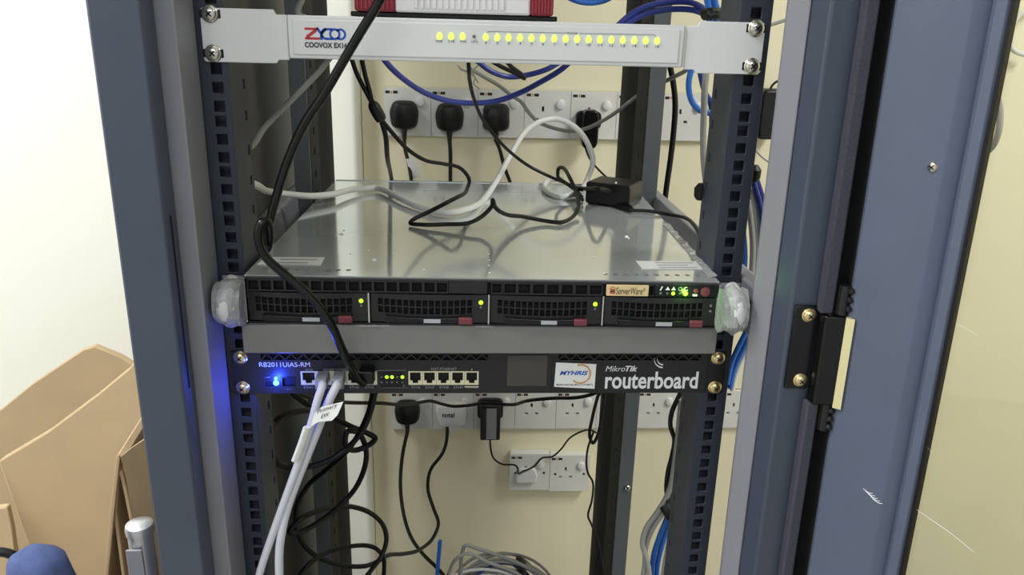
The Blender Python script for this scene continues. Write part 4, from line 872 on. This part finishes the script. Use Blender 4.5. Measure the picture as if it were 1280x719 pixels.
# ------------------------------------------------------------------ left of the cabinet: cardboard, tube, blue cloth
def sheet(name, label, pts, th, group):
    rg = [pts, [p_+Vector((0, th, 0)) for p_ in pts]]
    return tag(MB().loft(rg).build(name, 'cardboard', bevel=.002), label, 'cardboard', group)
G = 'folded cardboard boxes left of the cabinet'
def fl_(p_, y): return Vector((p_[0], y, FL+.001))
sheet('cardboard_sheet', 'flattened cardboard box at the back, its top corner highest', [A(-40, 545, .42), A(40, 480, .43), A(104, 437, .44), A(118, 433, .44), A(150, 446, .44), A(166, 456, .44), Vector((-.33, .44, -.30)), Vector((-.33, .40, FL+.001)), Vector((-.72, .38, FL+.001)), Vector((-.80, .40, -.5))], .012, G)
sheet('cardboard_sheet', 'large flattened cardboard box with a diagonal top edge in front of another', [A(-2, 577, .26), A(60, 540, .27), A(120, 495, .28), A(160, 462, .285), Vector((-.345, .29, .02)), Vector((-.325, .28, -.05)), Vector((-.325, .18, FL+.001)), Vector((-.45, .17, FL+.001)), A(50, 719, .23), A(22, 645, .245)], .014, G)
sheet('cardboard_sheet', 'small cardboard piece at the left picture edge behind the blue cloth', [A(-40, 640, .16), A(8, 634, .16), A(14, 660, .155), A(20, 719, .14), Vector((-.53, .10, FL+.001)), Vector((-.75, .10, FL+.001))], .01, G)
# narrow folded box beside the post: two nested folds
fb = thing('folded_box', 'narrow folded cardboard box standing on edge against the cabinet side', 'cardboard', (-.37, .15, FL), G)
def fold(prof, y0, y1, th, rise):
    P_ = [A(u, v, y0) for u, v in prof]; P_ = [Vector((P_[0].x+(P_[0].x-P_[1].x)*1.2, y0, FL+.002))]+P_+[Vector((P_[-1].x+.012, y0, FL+.002))]
    N = len(P_); nr = []
    for i in range(N):
        T = (P_[min(i+1, N-1)]-P_[max(i-1, 0)]).normalized(); nr.append(Vector((T.z, 0, -T.x)))
    ring = P_+[P_[i]+nr[i]*th for i in range(N-1, -1, -1)]
    return MB().loft([ring, [q_+Vector((0, y1-y0, rise if q_.z > FL+.01 else 0)) for q_ in ring]])
fold([(131, 719), (138, 640), (145, 572), (149, 567), (156, 572), (164, 600), (176, 650), (190, 719)], .07, .16, .004, .012).build('outer_fold', 'cardboard', fb, bevel=.001)
fold([(141, 640), (144, 597), (148, 588), (153, 590), (160, 620), (166, 650), (176, 719)], .074, .15, .004, .010).build('inner_fold', 'cardboard', fb, bevel=.001)
ff = [A(u, v, .062+.03*k_) for u, v, k_ in ((151, 571, 0), (165, 560, .6), (182, 548, 1), (200, 541, 1.2), (204, 600, 1), (207, 719, .4), (177, 719, .1), (166, 650, 0), (158, 600, 0))]
MB().loft([ff, [p_+Vector((0, .004, 0)) for p_ in ff]]).build('front_flap', 'cardboard', fb, bevel=.001)
# silver tube with a cap
ct = A(174, 655, -.005)
tb = thing('metal_stand', 'silver metal tube with a rounded cap standing beside the cabinet post', 'stand', (ct.x, ct.y, FL))
MB().revolve((ct.x, ct.y, ct.z-.010), (0, 0, 1), [(0, .0138), (.006, .0142), (.010, .0132), (.0125, .009), (.0135, .0005)], 24).build('cap', 'chrome', tb, smooth=True)
MB().revolve((ct.x, ct.y, FL), (0, 0, 1), [(0, .0125), (ct.z-.010-FL, .0125)], 20).build('tube', 'chrome', tb, smooth=True)
q = A(163, 719, ct.y-.018); MB().loft([[Vector((ct.x+dx, ct.y-.0135-dy, z)) for dx, dy in ((-.010, 0), (.006, 0), (.006, .003), (-.010, .003))] for z in (FL+.02, ct.z-.020)]).build('flat_bar', 'grey_paint', tb, bevel=.001)
# blue cloth draped over a chair back at the lower left corner
cb = A(36, 686, -.06)
bl = thing('draped_cloth', 'blue fabric draped over a chair back at the lower left corner', 'cloth', (cb.x, cb.y, FL))
rg = []
for k in range(12):
    f_ = k/11; z = cb.z-(.52)*(f_**1.6); hw = .009+.016*min(1, (f_*9)**.5)*(1+1.3*f_); hd_ = .008+.018*min(1, (f_*6)**.5)
    ring = []
    for j in range(24):
        a = 2*math.pi*j/24; fo_ = 1+.10*math.sin(a*5+f_*2)*min(1, f_*4)
        ring.append(Vector((cb.x+.004+hw*math.cos(a)*fo_+.006*f_, cb.y+hd_*math.sin(a)*fo_, z)))
    rg.append(ring)
MB().loft(rg).build('fabric', 'cloth_blue', bl, smooth=True, angle=70)
for dx in (-.012, .016): MB().cyl((cb.x+dx, cb.y, FL), (0, 0, 1), .011, cb.z-.50-FL, 12).build('chair_post', 'black_plastic', bl, smooth=True)
kb = A(0, 700, -.05)
MB().tube([kb+Vector((-.02, 0, .004)), kb+Vector((0, .004, .006)), kb+Vector((.014, .006, -.004)), kb+Vector((.02, .008, -.03))], .0045, 10, 4).build('strap', 'black_rubber', bl, smooth=True)
